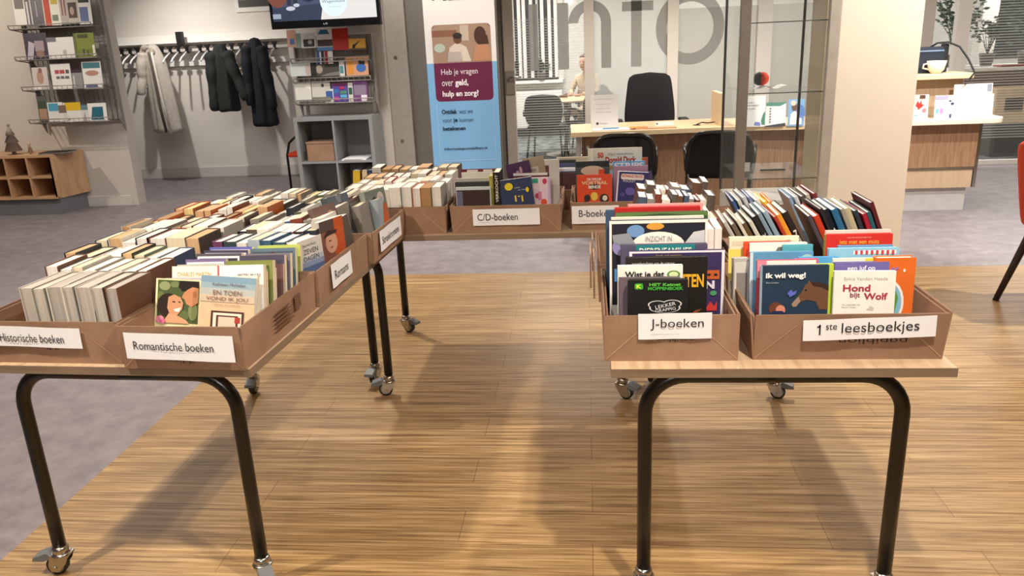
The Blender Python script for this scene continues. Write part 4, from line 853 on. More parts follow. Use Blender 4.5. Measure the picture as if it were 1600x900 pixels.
def office_visitor_chair(label, x, y, rz, arm=True, fab=FAB, name='meeting_chair'):
    t = thing(name, label, 'chair', (x, y, 0), rz)
    # chair faces +y locally ; back at -y
    mb = MB(); P = [(-.23, -.2), (.23, -.2), (.25, .1), (.22, .24), (-.22, .24), (-.25, .1)]
    mb.prism(P, .43, .49, fab); o = mb.build('seat', t); bm_bev(o, .02)
    mb = MB(); rows = []
    for k in range(7):
        z = .47 + .42 * k / 6; wv = (.2, .235, .25, .255, .25, .235, .19)[k]
        ring = []
        for j in range(9):
            u = -1 + 2 * j / 8; ring.append(Vector((u * wv, -.24 + .05 * u * u - .05 * (k / 6), z)))
        for j in range(9):
            u = 1 - 2 * j / 8; ring.append(Vector((u * wv, -.275 + .05 * u * u - .05 * (k / 6), z)))
        rows.append(ring)
    mb.loft(rows, fab); mb.build('backrest', t, sub=1)
    for sx in (-1, 1):
        for sy in (-1, 1):
            mb = MB(); mb.tube([(sx * .2, sy * .18, .44), (sx * .24, sy * .25, .0)], .013, BLACKT, n=8); mb.build('leg', t)
        if arm:
            mb = MB(); mb.tube([(sx * .25, .15, .46), (sx * .28, .15, .62), (sx * .28, .10, .67), (sx * .28, -.14, .67), (sx * .26, -.22, .62)], .014, BLACKT, n=8); mb.build('armrest', t)
    return t
def bm_bev(o, w_):
    q = o.modifiers.new('b', 'BEVEL'); q.width = w_; q.segments = 3; q.limit_method = 'ANGLE'
office_visitor_chair('dark grey meeting chair in front of the round table, nearest the glass', -.52, 10.45, R_(-8))
office_visitor_chair('dark grey meeting chair between the round table and the glass frame', .02, 10.7, R_(35))
office_visitor_chair('dark grey meeting chair the seated person uses', .06, 11.85, R_(170))
# person: one continuous skinned body
def person(label, loc, rz):
    t = thing('person', label, 'person', loc, rz)
    me = bpy.data.meshes.new('body'); J = {
        'pel': (0, 0, .55), 'sp': (0, .01, .72), 'ch': (0, .04, .93), 'nk': (0, .05, 1.06), 'nk2': (0, .07, 1.12), 'hd': (0, .085, 1.17),
        'lsh': (-.16, .04, 1.01), 'lel': (-.22, .13, .80), 'lwr': (-.08, .33, .79), 'rsh': (.16, .04, 1.01), 'rel': (.22, .13, .80), 'rwr': (.08, .35, .79),
        'lhp': (-.09, .03, .53), 'lkn': (-.12, .45, .52), 'lan': (-.12, .42, .09), 'ltoe': (-.12, .58, .04), 'rhp': (.09, .03, .53), 'rkn': (.12, .45, .52), 'ran': (.12, .42, .09), 'rtoe': (.12, .58, .04)}
    R = {'pel': .13, 'sp': .125, 'ch': .135, 'nk': .06, 'nk2': .05, 'hd': .05, 'lsh': .06, 'lel': .045, 'lwr': .03, 'rsh': .06, 'rel': .045, 'rwr': .03, 'lhp': .085, 'lkn': .06, 'lan': .04, 'ltoe': .035, 'rhp': .085, 'rkn': .06, 'ran': .04, 'rtoe': .035}
    K = list(J); E_ = [('pel', 'sp'), ('sp', 'ch'), ('ch', 'nk'), ('nk', 'nk2'), ('nk2', 'hd'), ('ch', 'lsh'), ('lsh', 'lel'), ('lel', 'lwr'), ('ch', 'rsh'), ('rsh', 'rel'), ('rel', 'rwr'), ('pel', 'lhp'), ('lhp', 'lkn'), ('lkn', 'lan'), ('lan', 'ltoe'), ('pel', 'rhp'), ('rhp', 'rkn'), ('rkn', 'ran'), ('ran', 'rtoe')]
    me.from_pydata([J[k] for k in K], [(K.index(a), K.index(b)) for a, b in E_], []); me.materials.append(mat('#b9a48c', rough=.9, var=.08))
    o = bpy.data.objects.new('body', me); C.objects.link(o); o.parent = t
    o.modifiers.new('skin', 'SKIN'); 
    for i, k in enumerate(K): me.skin_vertices[0].data[i].radius = (R[k], R[k] * .85); me.skin_vertices[0].data[i].use_root = (i == 0)
    s = o.modifiers.new('sub', 'SUBSURF'); s.levels = s.render_levels = 2
    SK = mat('#b98a70', rough=.6)
    hd = MB(); rings = []
    for k in range(13):
        f = k / 12; z = 1.10 + .23 * f
        prof = [.035, .05, .062, .07, .074, .077, .079, .08, .079, .074, .062, .042, .012][k]
        rings.append([Vector((prof * .95 * math.cos(a), .10 + prof * 1.15 * math.sin(a) + (.022 if (abs(a - math.pi / 2) < .3 and k in (4, 5)) else 0), z)) for a in [2 * math.pi * j / 20 for j in range(20)]])
    hd.loft(rings, SK)
    for sx in (-1, 1):
        hd.lathe([(.004, -.004), (.018, 0), (.004, .004)], SK, c=(sx * .078, .095, 1.205), ax='x', n=10)
        hd.lathe([(.002, -.004), (.009, 0), (.002, .004)], INK, c=(sx * .028, .186, 1.225), ax='y', n=8)
    hd.prism([(-.025, 1.162), (.025, 1.162), (.018, 1.156), (-.018, 1.156)], .168, .178, mat('#8a4a44'), ax='y')
    hd.build('head', t, sub=1)
    hr = MB(); rings = []
    for k in range(9):
        f = k / 8; z = 1.16 + .185 * f; prof = [.07, .086, .09, .091, .09, .087, .078, .055, .015][k]
        rings.append([Vector((prof * math.cos(a), .088 + prof * 1.12 * math.sin(a) * (1 if math.sin(a) < 0 else (.62 if k < 6 else 1)), z)) for a in [2 * math.pi * j / 20 for j in range(20)]])
    hr.loft(rings, mat('#5d5148', rough=.9, var=.15, scale=60)); hr.build('hair', t)
    for sx in (-1, 1):
        h_ = MB(); B = Vector((sx * .075, .35, .785))
        h_.loft([[B + Vector((sx * .0 + .03 * c_, .0 + d_ * .085, .012 * s_)) for c_, s_ in ((-1, -1), (1, -1), (1.05, 0), (1, 1), (-1, 1), (-1.05, 0))] for d_ in (0, .5, 1)], SK)
        for q in range(4):
            xx = -.027 + .018 * q; L_ = (.055, .065, .062, .048)[q]
            h_.tube([B + Vector((xx, .08, .0)), B + Vector((xx * 1.05, .08 + L_ * .6, .004)), B + Vector((xx * 1.05, .08 + L_, -.012))], [.0085, .008, .0065], SK, n=8)
        h_.tube([B + Vector((-sx * .03, .02, 0)), B + Vector((-sx * .05, .05, .004)), B + Vector((-sx * .052, .075, -.004))], [.011, .009, .007], SK, n=8)
        h_.build('hand', t)
person('person in a light brown sweater seated at the round office table', (.03, 11.84, 0), R_(150))

# right-hand office: desk with plants, wooden crate and a castor chair
t = thing('office_desk', 'white desk with clutter behind the striped glass at far right', 'desk', (4.4, 10.2, 0))
mb = MB(); mb.box((0, 0, .96), (2.0, .8, 1.0), PAPER, bev=.004); mb.build('desk_top', t)
mb = MB(); mb.box((.05, .02, .60), (1.95, .05, .96), mat('#6b4f3c', rough=.6)); mb.build('front_panel', t)
for x in (.04, 1.90):
    for y in (.05, .7):
        mb = MB(); mb.box((x, y, 0), (x + .05, y + .05, .96), CHROME); mb.build('leg', t)
t = thing('wooden_crate', 'light wooden crate with a hand hole, behind the far right glass', 'crate', (4.72, 9.75, .38))
mb = MB(); mb.box((0, 0, 0), (.42, .02, .40), OAK); mb.box((0, .28, 0), (.42, .3, .40), OAK); mb.box((0, .02, 0), (.02, .28, .4), OAK); mb.box((.40, .02, 0), (.42, .28, .4), OAK); mb.box((.02, .02, 0), (.40, .28, .02), OAK); mb.build('crate_body', t)
mb = MB(); mb.box((.1, -.004, .14), (.30, -.001, .29), mat('#4a3426', rough=.7)); mb.build('hand_hole', t)
t2 = thing('plinth_box', 'low dark pedestal that carries the wooden crate', 'pedestal', (4.7, 9.72, 0))
mb = MB(); mb.box((0, 0, 0), (.46, .36, .37), mat('#55524e', rough=.7), bev=.01); mb.build('body', t2)
mb = MB(); mb.box((.05, -.004, .05), (.41, 0, .32), mat('#484541', rough=.6)); mb.build('door', t2)
for i, (x, z, h, sp, n, lb) in enumerate([(4.55, 1.0, .75, .38, 16, 'large bushy plant left on the far right office desk'), (4.95, 1.0, .45, .3, 12, 'medium plant beside the large one on the far right office desk'), (5.4, 1.0, .6, .25, 10, 'narrow upright plant on the right of the far right office desk')]):
    plant(lb, (x, 10.6, z), h, sp, n, 20 + i, pot=.09)
plant('trailing plant hanging in front of the light office column, far right', (5.35, 11.0, 2.1), 1.1, .25, 14, 31, hang=True, pot=.08)
mb = MB(); mb.box((5.25, 11.5, 0), (5.45, 11.7, 2.9), WALLW); struct('wall_office_column', mb)
mb = MB(); mb.box((4.55, 13.35, 1.0), (5.3, 13.4, 2.3), mat('#35373a', rough=.4)); mb.box((6.2, 13.35, 1.0), (7.6, 13.4, 2.4), mat('#35373a', rough=.4)); struct('window_10', mb)
t = thing('desk_binder', 'red folder lying on the far right office desk', 'folder', (5.1, 10.3, 1.002)); mb = MB(); mb.box((-.16, -.1, 0), (.16, .1, .02), mat('#9a3a34')); mb.build('cover', t)
mb = MB(); mb.box((-.155, -.095, .004), (.163, .095, .016), PAPERW); mb.build('pages', t)

# ------------------------------------------------------------------ information desk
DESKT = grain('birch_desk', ['#dcc096', '#ead2ac'], (3, 25, 5), rough=.4, pos=(.35, .65), bump=0)
PANEL = grain('brown_panel', ['#7c5a40', '#a98463'], (60, 5, 4), rough=.55, pos=(.3, .7), bump=0)
PANELL = grain('light_panel', ['#b59a7c', '#c8ae90'], (30, 5, 3), rough=.55, pos=(.3, .7), bump=0)
t = thing('information_desk', 'long light wood information desk in front of the frosted glass', 'desk', (0, 0, 0))
pts = [(-.14, 6.98), (.5, 7.0), (1.2, 7.05), (2.05, 7.0), (2.05, 7.7), (1.2, 7.82), (-.16, 7.72)]
mb = MB(); mb.prism(pts, .70, .742, DESKT); o = mb.build('desk_top', t); bm_bev(o, .004)
mb = MB(); mb.box((-.05, 7.18, .0), (2.0, 7.22, .70), PANEL); mb.build('front_panel', t)
mb = MB(); mb.box((-.1, 7.1, 0), (-.06, 7.65, .70), mat('#a9a39b', rough=.5)); mb.build('side_panel', t)
mb = MB(); mb.box((-.05, 7.22, 0), (2.0, 7.26, .08), GREYP); mb.build('plinth', t)
mb = MB(); mb.box((1.155, 7.15, .742), (1.20, 7.6, 1.02), DESKT, bev=.003); mb.build('divider', t)['label'] = 'upright light wood divider'
t = thing('reception_counter', 'rounded white-topped reception counter with brown wood panel, right of the column', 'counter', (0, 0, 0))
def slab(name, x0, x1, y0, y1, z0, z1, r, m):
    P = [(x0, y0)] + [(x1 - r + r * math.sin(R_(q)), y0 + r - r * math.cos(R_(q))) for q in range(0, 91, 15)] + [(x1 - r + r * math.cos(R_(q)), y1 - r + r * math.sin(R_(q))) for q in range(0, 91, 15)] + [(x0, y1)]
    mb = MB(); mb.prism(P, z0, z1, m); o = mb.build(name, t); bm_bev(o, .006); return o
CREAM = mat('#e9dcc8', rough=.35, var=.01)
slab('lower_top', 2.1, 3.36, 6.70, 7.5, .735, .778, .12, CREAM)
slab('upper_top', 2.1, 3.13, 6.84, 7.25, 1.085, 1.128, .04, DESKT)
mb = MB(); mb.box((2.1, 6.98, .778), (3.10, 7.02, 1.085), PANELL); mb.build('backing_panel', t)
mb = MB(); mb.box((2.1, 6.82, .375), (3.20, 6.86, .735), PANEL); mb.build('front_panel', t)
mb = MB(); mb.box((2.1, 6.81, .355), (3.22, 6.865, .375), CHROME); mb.build('metal_strip', t)
mb = MB(); mb.box((2.1, 6.82, .20), (3.19, 6.86, .355), PANELL); mb.build('lower_panel', t)
mb = MB(); mb.box((3.20, 6.82, .20), (3.225, 7.45, .735), CHROME); mb.build('end_panel', t)
mb = MB(); mb.box((2.1, 6.86, 0), (3.17, 7.35, .20), mat('#bcb8b4', rough=.4)); mb.build('plinth', t)
# things on the counter
def flyer(label, px0, py0, px1, py1, Y, col, arts=None, texts=None, name='brochure', th=.004, cat='brochure', group=None, lean=.08, pan=0):
    a = onY(px0, (py0 + py1) / 2, Y); b_ = onY(px1, (py0 + py1) / 2, Y); zt = onY((px0 + px1) / 2, py0, Y).z; zb_ = onY((px0 + px1) / 2, py1, Y).z
    W, H = b_.x - a.x, zt - zb_
    t = thing(name, label, cat, ((a.x + b_.x) / 2, Y, zb_), pan, group, rx=-lean)
    mb = MB(); mb.box((-W / 2, 0, 0), (W / 2, th, H), mat(col, rough=.4, var=.02)); mb.build('sheet', t)
    if arts or texts: art(t, 'printed_picture', W, H, arts or [], x0=-W / 2, z0=0, y=-.0004, eps=.0006, texts=texts or [])
    return t
flyer('poster card with a red figure leaning on the counter beside the column', 1422, 148, 1451, 191, 6.85, '#d9cfc4', [('r', 0, 0, 1, .4, '#bfe0ec'), ('e', .3, .42, .5, .12, '#d8dccf'), ('p', [(.3, .6), (.4, .78), (.5, .68), (.6, .8), (.62, .66), (.76, .62), (.6, .52), (.46, .44), (.4, .55)], '#c8322c'), ('r', .5, .85, .8, .98, '#5a3c30'), ('e', .78, .42, .12, .08, '#d87a8a')], [('Wachten', .05, .22, .45, .3, '#4a80a8'), ('is fijn', .05, .1, .4, .18, '#4a80a8')], name='poster_card', cat='poster')
flyer('white sheet with tiny figures leaning against the counter panel', 1461, 148, 1552, 190, 6.80, '#f4f2f0', [('e', .05, .42, .03, .1, '#7ab0d8'), ('e', .12, .42, .03, .12, '#c88ac0'), ('r', .24, .75, .28, .82, '#4a4a6a'), ('e', .3, .68, .03, .05, '#3a3a5a'), ('r', .26, .12, .3, .3, '#4a4a6a'), ('r', 0, .86, .22, .98, '#a8a4c0')], name='poster_card', cat='poster')
flyer('white angled display sheet with grey corner at the counter end', 1490, 131, 1550, 189, 6.87, '#f0eee9', [('r', .86, .78, .98, .98, '#8d92a4')], name='display_sheet', cat='poster')
t = thing('coffee_cup', 'cream cup standing on the upper counter beside the payment terminal', 'cup', (2.86, 6.95, 1.1285))
mb = MB(); mb.lathe([(.0, .0), (.035, 0), (.06, .03), (.075, .10), (.071, .10), (.055, .03), (0, .012)], CREAM, n=28); mb.build('bowl', t)
mb = MB(); mb.tube([(-.068, 0, .08), (-.1, 0, .075), (-.105, 0, .045), (-.062, 0, .035)], .007, CREAM); mb.build('handle', t)
t = thing('payment_terminal', 'dark blue-black office machine with a lit edge behind the cup', 'machine', (2.82, 7.08, 1.1285))
mb = MB(); mb.prism([(-.05, 0), (.12, 0), (.12, .15), (.0, .21), (-.05, .17)], -.16, .13, mat('#2b313c', rough=.35), ax='x'); mb.build('body', t)
mb = MB(); mb.box((-.1, -.055, .172), (.12, -.03, .182), mat('#7f93b0', rough=.3)); mb.build('display', t)
mb = MB(); mb.box((.13, .0, 0), (.18, .05, .23), BLK, bev=.008); mb.build('handset', t)
t = thing('black_cable', 'black cable arching over the counter edge at right of the machine', 'cable', (2.9, 7.0, 1.13))
mb = MB(); mb.tube([(-.05, .1, .2), (.0, .08, .235), (.08, .06, .24), (.16, .03, .2), (.21, -.04, .1), (.22, -.15, .0), (.17, -.19, -.05)], .008, BLK); mb.build('cord', t)
# things on the desk
flyer('white information sheet in an acrylic holder on the desk, left of the office chair', 923, 148, 966, 204, 7.2, '#f6f4f0', [('e', .24, .2, .05, .04, '#555')], [('Welkom bij het informatiepunt', .12, .86, .85, .89, '#999'), ('loop gerust binnen', .2, .72, .75, .75, '#aaa'), ('maandag t/m vrijdag', .2, .60, .7, .63, '#999'), ('van 10.00 tot 16.00 uur', .2, .50, .75, .53, '#999'), ('Dalfsen', .34, .18, .62, .22, '#888')], name='sheet_holder', cat='sheet holder')
t = thing('writing_pad', 'white paper pad with a blue pen on the front edge of the desk', 'paper pad', (.2, 7.08, .742), R_(3)); mb = MB(); mb.box((-.15, -.06, 0), (.17, .1, .01), PAPERW); mb.build('sheets', t)
mb = MB(); mb.tube([(-.06, .0, .016), (.08, .01, .016)], .005, mat('#5aa0d0')); mb.build('pen', t)
t = thing('envelope_stack', 'pink and brown envelopes on the desk right of the paper pad', 'envelopes', (.58, 7.12, .742), R_(4)); mb = MB(); mb.box((-.16, -.07, 0), (.2, .07, .012), mat('#d8b090')); mb.build('envelope', t)
mb = MB(); mb.box((-.2, -.05, .0121), (-.05, .04, .018), mat('#d89a50')); mb.build('envelope', t)
flyer('small white name card standing on the desk below the office chair', 1024, 190, 1053, 200, 7.3, '#f2f0ee', [('e', .1, .7, .05, .12, '#555')], name='name_card', cat='card', lean=.3)
t = thing('desk_cable', 'thin dark cable and grommet lying on the desk by the divider', 'cable', (.98, 7.25, .742)); mb = MB(); mb.lathe([(0, 0), (.035, 0), (.035, .004), (0, .005)], BLK, n=16); mb.build('grommet', t)
mb = MB(); mb.tube([(0, 0, .006), (.05, .04, .02), (.1, .05, .012), (.17, .08, .015)], .005, BLK); mb.build('cord', t)
flyer('tall white brochure card with green leaf on the desk behind the cabinet', 1162, 150, 1196, 198, 7.0, '#f2f2f2', [('p', [(.85, .05), (1, .05), (1, .5), (.9, .4), (.82, .2)], '#4a8a7a'), ('p', [(.5, .05), (.8, .02), (.78, .14), (.55, .16)], '#7a8acc')], [('mijn', .15, .76, .45, .81, '#555'), ('aanvragen', .05, .66, .7, .71, '#555'), ('bandje', .12, .56, .55, .61, '#555')])
flyer('white list flyer with green header, second on the desk behind the cabinet', 1197, 160, 1228, 198, 7.0, '#f2f0ee', [('p', [(0, .86), (.7, .84), (1, .95), (1, 1), (0, 1)], '#4f8a78'), ('p', [(0, .05), (.5, .1), (1, .15), (1, 0), (0, 0)], '#3a3a48')] + [('e', .22, .75 - .11 * i, .04, .03, '#444') for i in range(6)])
flyer('blue flyer showing a person in white, third on the desk behind the cabinet', 1232, 155, 1257, 197, 7.0, '#7fb0dc', [('e', .7, .5, .35, .3, '#5a86c8'), ('p', [(.1, .1), (.15, .45), (.4, .58), (.65, .45), (.75, .1)], '#efeaea'), ('e', .38, .72, .17, .16, '#6a4a3c'), ('e', .3, .86, .18, .1, '#d8ccc0'), ('r', .1, .06, .85, .3, '#e4e8ee')])
flyer('narrow white leaflet with grey print, right end behind the cabinet', 1266, 157, 1277, 198, 7.0, '#f2f0ec', [('r', .3, .6, .7, .9, '#7a7a80')])
# office chair behind the desk
t = thing('office_chair', 'tall black office swivel chair behind the information desk', 'chair', (.65, 8.2, 0), 0)
BF = mat('#16161a', rough=.85, var=.1, scale=60)
mb = MB(); rows = []
for k in range(9):
    f = k / 8; z = .52 + .65 * f; wv = [.21, .245, .262, .262, .255, .245, .235, .225, .205][k]
    ring = [Vector((u * wv, .20 - .02 * u * u + .06 * f - .03 * math.sin(f * 3), z + (.012 * (1 - u * u) if k == 8 else 0))) for u in [-1 + .25 * j for j in range(9)]]
    ring += [Vector((u * wv, .26 - .02 * u * u + .06 * f - .03 * math.sin(f * 3), z)) for u in [1 - .25 * j for j in range(9)]]
    rows.append(ring)
mb.loft(rows, BF); mb.build('backrest', t, sub=1)
mb = MB(); mb.prism([(-.25, -.25), (.25, -.25), (.27, 0), (.24, .23), (-.24, .23), (-.27, 0)], .45, .53, BF); bm_bev(mb.build('seat', t), .03)
for sx in (-1, 1):
    mb = MB(); mb.tube([(sx * .25, .05, .47), (sx * .33, .05, .5), (sx * .33, .05, .69)], .018, BLK); mb.box((sx * .33 - .045, -.12, .69), (sx * .33 + .045, .14, .72), BLK, bev=.01); mb.build('armrest', t)
mb = MB(); mb.tube([(0, 0, .1), (0, 0, .45)], .028, CHROME); mb.build('gas_lift', t)
mb = MB()
for k in range(5):
    a = 2 * math.pi * k / 5 + .3; mb.tube([(0, 0, .11), (.3 * math.cos(a), .3 * math.sin(a), .07)], [.028, .018], BLK, n=8)
bs = mb.build('star_base', t)
for k in range(5):
    a = 2 * math.pi * k / 5 + .3; mb = MB(); mb.lathe([(.03, -.02), (.033, 0), (.03, .02)], BLK, c=(.3 * math.cos(a), .3 * math.sin(a), .034), ax='y', n=14); mb.build('castor_wheel', bs)
# two black visitor chairs, backs toward us
def visitor(label, x, y, rz):
    t = thing('visitor_chair', label, 'chair', (x, y, 0), rz)
    mb = MB(); path = []
    for k in range(17):
        a = math.pi * k / 16; path.append((-.24 * math.copysign(abs(math.cos(a)) ** .45, math.cos(a)), -.26 - .02 * math.sin(a), .48 + (.32 * abs(math.sin(a)) ** .45)))
    mb.tube(path, .017, BLACKT, n=10); mb.build('back_frame', t)
    mb = MB(); P = [(p[0] * .96, .45 + (p[2] - .45) * .97) for p in path]; mb.prism(P, -.275, -.262, BF, ax='y'); mb.build('backrest', t)
    mb = MB(); mb.prism([(-.23, -.2), (.23, -.2), (.24, .22), (-.24, .22)], .43, .48, BF); bm_bev(mb.build('seat', t), .02)
    for sx in (-1, 1):
        mb = MB(); mb.tube([(sx * .25, .2, .0), (sx * .25, .2, .6), (sx * .26, .16, .66), (sx * .27, -.12, .67), (sx * .26, -.2, .62), (sx * .25, -.24, .5)], .015, BLACKT); mb.build('armrest', t)
        mb = MB(); mb.tube([(sx * .24, -.22, .48), (sx * .25, -.30, 0)], .014, BLACKT); mb.build('leg', t)
visitor('black visitor chair with rounded back, left of the two before the desk', .27, 6.45, R_(3))
visitor('black visitor chair with rounded back, right of the two, partly behind the glass cabinet', 1.05, 6.42, R_(-8))

# ------------------------------------------------------------------ glass display cabinet
t = thing('display_cabinet', 'tall glass display cabinet with grey posts, left of the white column', 'cabinet', (0, 0, 0))
cx0, cx1, cy0, cy1, cz0, cz1 = .945, 1.455, 5.0, 5.68, .45, 2.35
AL = mat('#8f8880', rough=.4, metal=.3); DK = mat('#3c3b38', rough=.4)
mb = MB(); mb.box((cx0 - .03, cy0 - .02, cz0), (cx0 + .03, cy0 + .03, cz1), AL, bev=.003); mb.build('front_post', t)
mb = MB(); mb.box((cx1 - .03, cy0 - .02, cz0), (cx1 + .03, cy0 + .03, cz1), mat('#b8b1a6', rough=.4), bev=.003); mb.build('front_post', t)
for x in (cx0, cx1): 
    mb = MB(); mb.box((x - .008, cy1 - .012, cz0), (x + .008, cy1, cz1), DK); mb.build('back_post', t)
mb = MB(); mb.box((cx0, cy0, 0), (cx1, cy1, cz0), mat('#c9c4bc', rough=.5)); mb.build('base', t)
mb = MB(); mb.box((cx0, cy0, cz1), (cx1, cy1, cz1 + .06), AL); mb.build('top', t)
def quad(name, P, m, parent):
    mb = MB(); mb.face(P, m); return mb.build(name, parent)
for x in (cx0, cx1): quad('side_pane', [(x, cy0 + .03, cz0), (x, cy1 - .012, cz0), (x, cy1 - .012, cz1), (x, cy0 + .03, cz1)], CLEAR, t)
for nm, y in (('back_pane', cy1 - .003), ('door_pane', cy0 + .003)): quad(nm, [(cx0 + .01, y, cz0), (cx1 - .01, y, cz0), (cx1 - .01, y, cz1), (cx0 + .01, y, cz1)], CLEAR, t)
SHG = glassm('shelf_glass', '#cfdcd8', .10)
for z in (.625, 1.15, 1.56, 2.0):
    sh = quad('shelf', [(cx0 + .01, cy0 + .02, z + .006), (cx1 - .01, cy0 + .02, z + .006), (cx1 - .01, cy1 - .015, z + .006), (cx0 + .01, cy1 - .015, z + .006)], SHG, t)
    mb = MB(); mb.box((cx0 + .01, cy0 + .016, z), (cx1 - .01, cy0 + .0195, z + .006), mat('#4d5a55', rough=.2)); mb.build('shelf_edge', sh)
t = thing('paper_leaflet', 'curled white leaflet on the middle shelf of the glass cabinet', 'leaflet', (1.13, 5.3, 1.157))
mb = MB(); R2 = [[mb.bm.verts.new((-.13 + .26 * k / 10, y_, .022 * math.sin(k * .7 + 1) ** 2 + .004)) for y_ in (-.07, .08)] for k in range(11)]; i_ = mb.mi(PAPERW)
for A, B in zip(R2, R2[1:]): mb.bm.faces.new([A[0], B[0], B[1], A[1]]).material_index = i_
mb.build('sheet', t, solid=.0015)
t = thing('red_ball', 'red and dark grey ball on the white leaflet in the glass cabinet', 'ball', (1.13, 5.34, 1.182))
mb = MB(); mb.lathe([(.0, -.0)] + [(.042 * math.sin(R_(a)), .042 - .042 * math.cos(R_(a))) for a in range(20, 161, 20)] + [(0, .084)], mat('#e0442a', rough=.5), n=22); mb.build('ball_body', t)
mb = MB(); mb.lathe([(.0, -.04), (.03, -.036), (.04, -.02), (.0435, -.004)], mat('#3e3f42', rough=.6), c=(-.012, 0, .042), ax='x', n=22); mb.build('grey_half', t)
t = thing('price_strip', 'small white card and dark clips on the lowest glass shelf', 'card', (1.08, 5.3, .632)); mb = MB(); mb.box((-.07, 0, 0), (-.01, .003, .06), PAPERW); mb.build('card', t)
mb = MB()
mb.box((.06, .0, 0), (.22, .02, .012), DK, bev=.003); mb.build('clip', t)

# ------------------------------------------------------------------ red chair at right edge
RED = mat('#d2401c', rough=.75, var=.06, scale=30); DW = mat('#3a2c28', rough=.5)
def red_chair(label, loc, rz, sc=1):
    t = thing('red_dining_chair', label, 'chair', loc, rz); t.scale = (sc,) * 3
    mb = MB(); rows = []
    for k in range(8):
        f = k / 7; z = .42 + .50 * f; wv = [.22, .225, .23, .23, .23, .23, .225, .20][k]
        rows.append([Vector((u * wv, .20 + .09 * f, z)) for u in (-1, -.5, 0, .5, 1)] + [Vector((u * wv, .27 + .09 * f, z)) for u in (1, .5, 0, -.5, -1)])
    mb.loft(rows, RED); mb.build('backrest', t, sub=1)
    mb = MB(); mb.box((-.23, -.23, .40), (.23, .22, .49), RED, bev=.03); mb.build('seat', t)
    for sx in (-1, 1):
        for sy in (-1, 1):
            mb = MB(); a = (sx * .2, sy * .2, .41); b_ = (sx * .215, sy * .2 + (.13 if sy > 0 else -.02), 0); mb.tube([a, b_], [.026, .018], DW, n=4); mb.build('leg', t)
    mb = MB(); mb.box((-.2, -.19, .2), (-.18, .24, .225), DW); mb.build('stretcher', t)
red_chair('red upholstered chair with dark legs cut by the right edge of the picture', (2.62, 4.22, 0), R_(90))

# ------------------------------------------------------------------ banner
t = thing('roll_up_banner', 'roll-up banner with blue base, asking Heb je vragen over geld, hulp en zorg?', 'banner', (-1.19, 7.74, 0), R_(1.0))
W_, H_ = .68, 2.06
mb = MB(); mb.box((-W_ / 2, 0, .07), (W_ / 2, .002, .07 + H_), mat('#ece8e4', rough=.5, var=0)); mb.build('banner_sheet', t)
mb = MB(); mb.box((-W_ / 2 - .02, -.05, 0), (W_ / 2 + .02, .06, .08), CHROME, bev=.01); mb.build('base', t)
mb = MB(); mb.box((-W_ / 2, -.006, .07 + H_), (W_ / 2, .01, .07 + H_ + .025), CHROME); mb.build('top_rail', t)
def bz(z): return (z - .07) / H_
art(t, 'banner_print', W_, H_, [('r', 0, 0, 1, bz(1.36), '#7fb5e0'), ('rr', .10, bz(1.0), .93, bz(1.71), .06, '#6b1f45'), ('p', [(.1, bz(1.36)), (.93, bz(1.36)), (.93, bz(1.67)), (.88, bz(1.71)), (.15, bz(1.71)), (.1, bz(1.67))], '#a58872'),
    ('r', .1, bz(1.6), .45, bz(1.66), '#8a5c48'), ('r', .5, bz(1.56), .62, bz(1.7), '#c4b4a0'), ('e', .2, bz(1.5), .08, .02, '#b8c4b4'), ('p', [(.3, bz(1.37)), (.34, bz(1.5)), (.45, bz(1.55)), (.58, bz(1.5)), (.64, bz(1.37))], '#d9cbbb'), ('e', .46, bz(1.58), .06, .024, '#6a4632'), ('e', .46, bz(1.605), .065, .014, '#2e221c'),
    ('p', [(.66, bz(1.37)), (.7, bz(1.5)), (.78, bz(1.56)), (.9, bz(1.5)), (.93, bz(1.37))], '#c08a68'), ('e', .78, bz(1.6), .085, .04, '#4a2c20'), ('p', [(.74, bz(1.52)), (.9, bz(1.52)), (.88, bz(1.6)), (.8, bz(1.62))], '#4a2c20'), ('p', [(.3, bz(1.37)), (.32, bz(1.46)), (.5, bz(1.46)), (.52, bz(1.37))], '#b9aca4'),
    ('p', [(.14, bz(1.93)), (.17, bz(1.93)), (.17, bz(2.05)), (.14, bz(2.05))], '#7c2450'), ('p', [(.175, bz(1.99)), (.22, bz(1.94)), (.25, bz(1.94)), (.19, bz(2.03))], '#6a9cc8'),
    ('r', .10, bz(.42), .105, bz(.98), '#b8d8f0'), ('r', .10, bz(.42), .93, bz(.425), '#b8d8f0'), ('r', .925, bz(.42), .93, bz(.98), '#b8d8f0')],
    x0=-W_ / 2, z0=.07, y=-.0006, eps=.00025,
    texts=[('Dalfsen', .29, bz(1.925), .60, bz(1.985), '#3a2a34', dict(bold=.02)), ('Heb je vragen', .2, bz(1.235), .72, bz(1.305), '#f0e4ea'), ('over', .2, bz(1.145), .36, bz(1.19), '#f0e4ea'), ('geld,', .39, bz(1.13), .58, bz(1.205), '#f6eef2', dict(bold=.03)), ('hulp en zorg?', .2, bz(1.03), .72, bz(1.10), '#f6eef2', dict(bold=.03)),
           ('Ontdek', .17, bz(.88), .39, bz(.925), '#1f3348', dict(bold=.03)), ('wat we', .42, bz(.88), .62, bz(.915), '#3a5a78'), ('voor', .17, bz(.80), .31, bz(.83), '#3a5a78'), ('je', .33, bz(.79), .39, bz(.84), '#1f3348', dict(bold=.03)), ('kunnen', .42, bz(.80), .62, bz(.84), '#3a5a78'), ('betekenen', .17, bz(.72), .50, bz(.76), '#1f3348', dict(bold=.03)),
           ('informatiepuntdalfsen.nl', .17, bz(.52), .80, bz(.555), '#24384c', dict(bold=.015))])

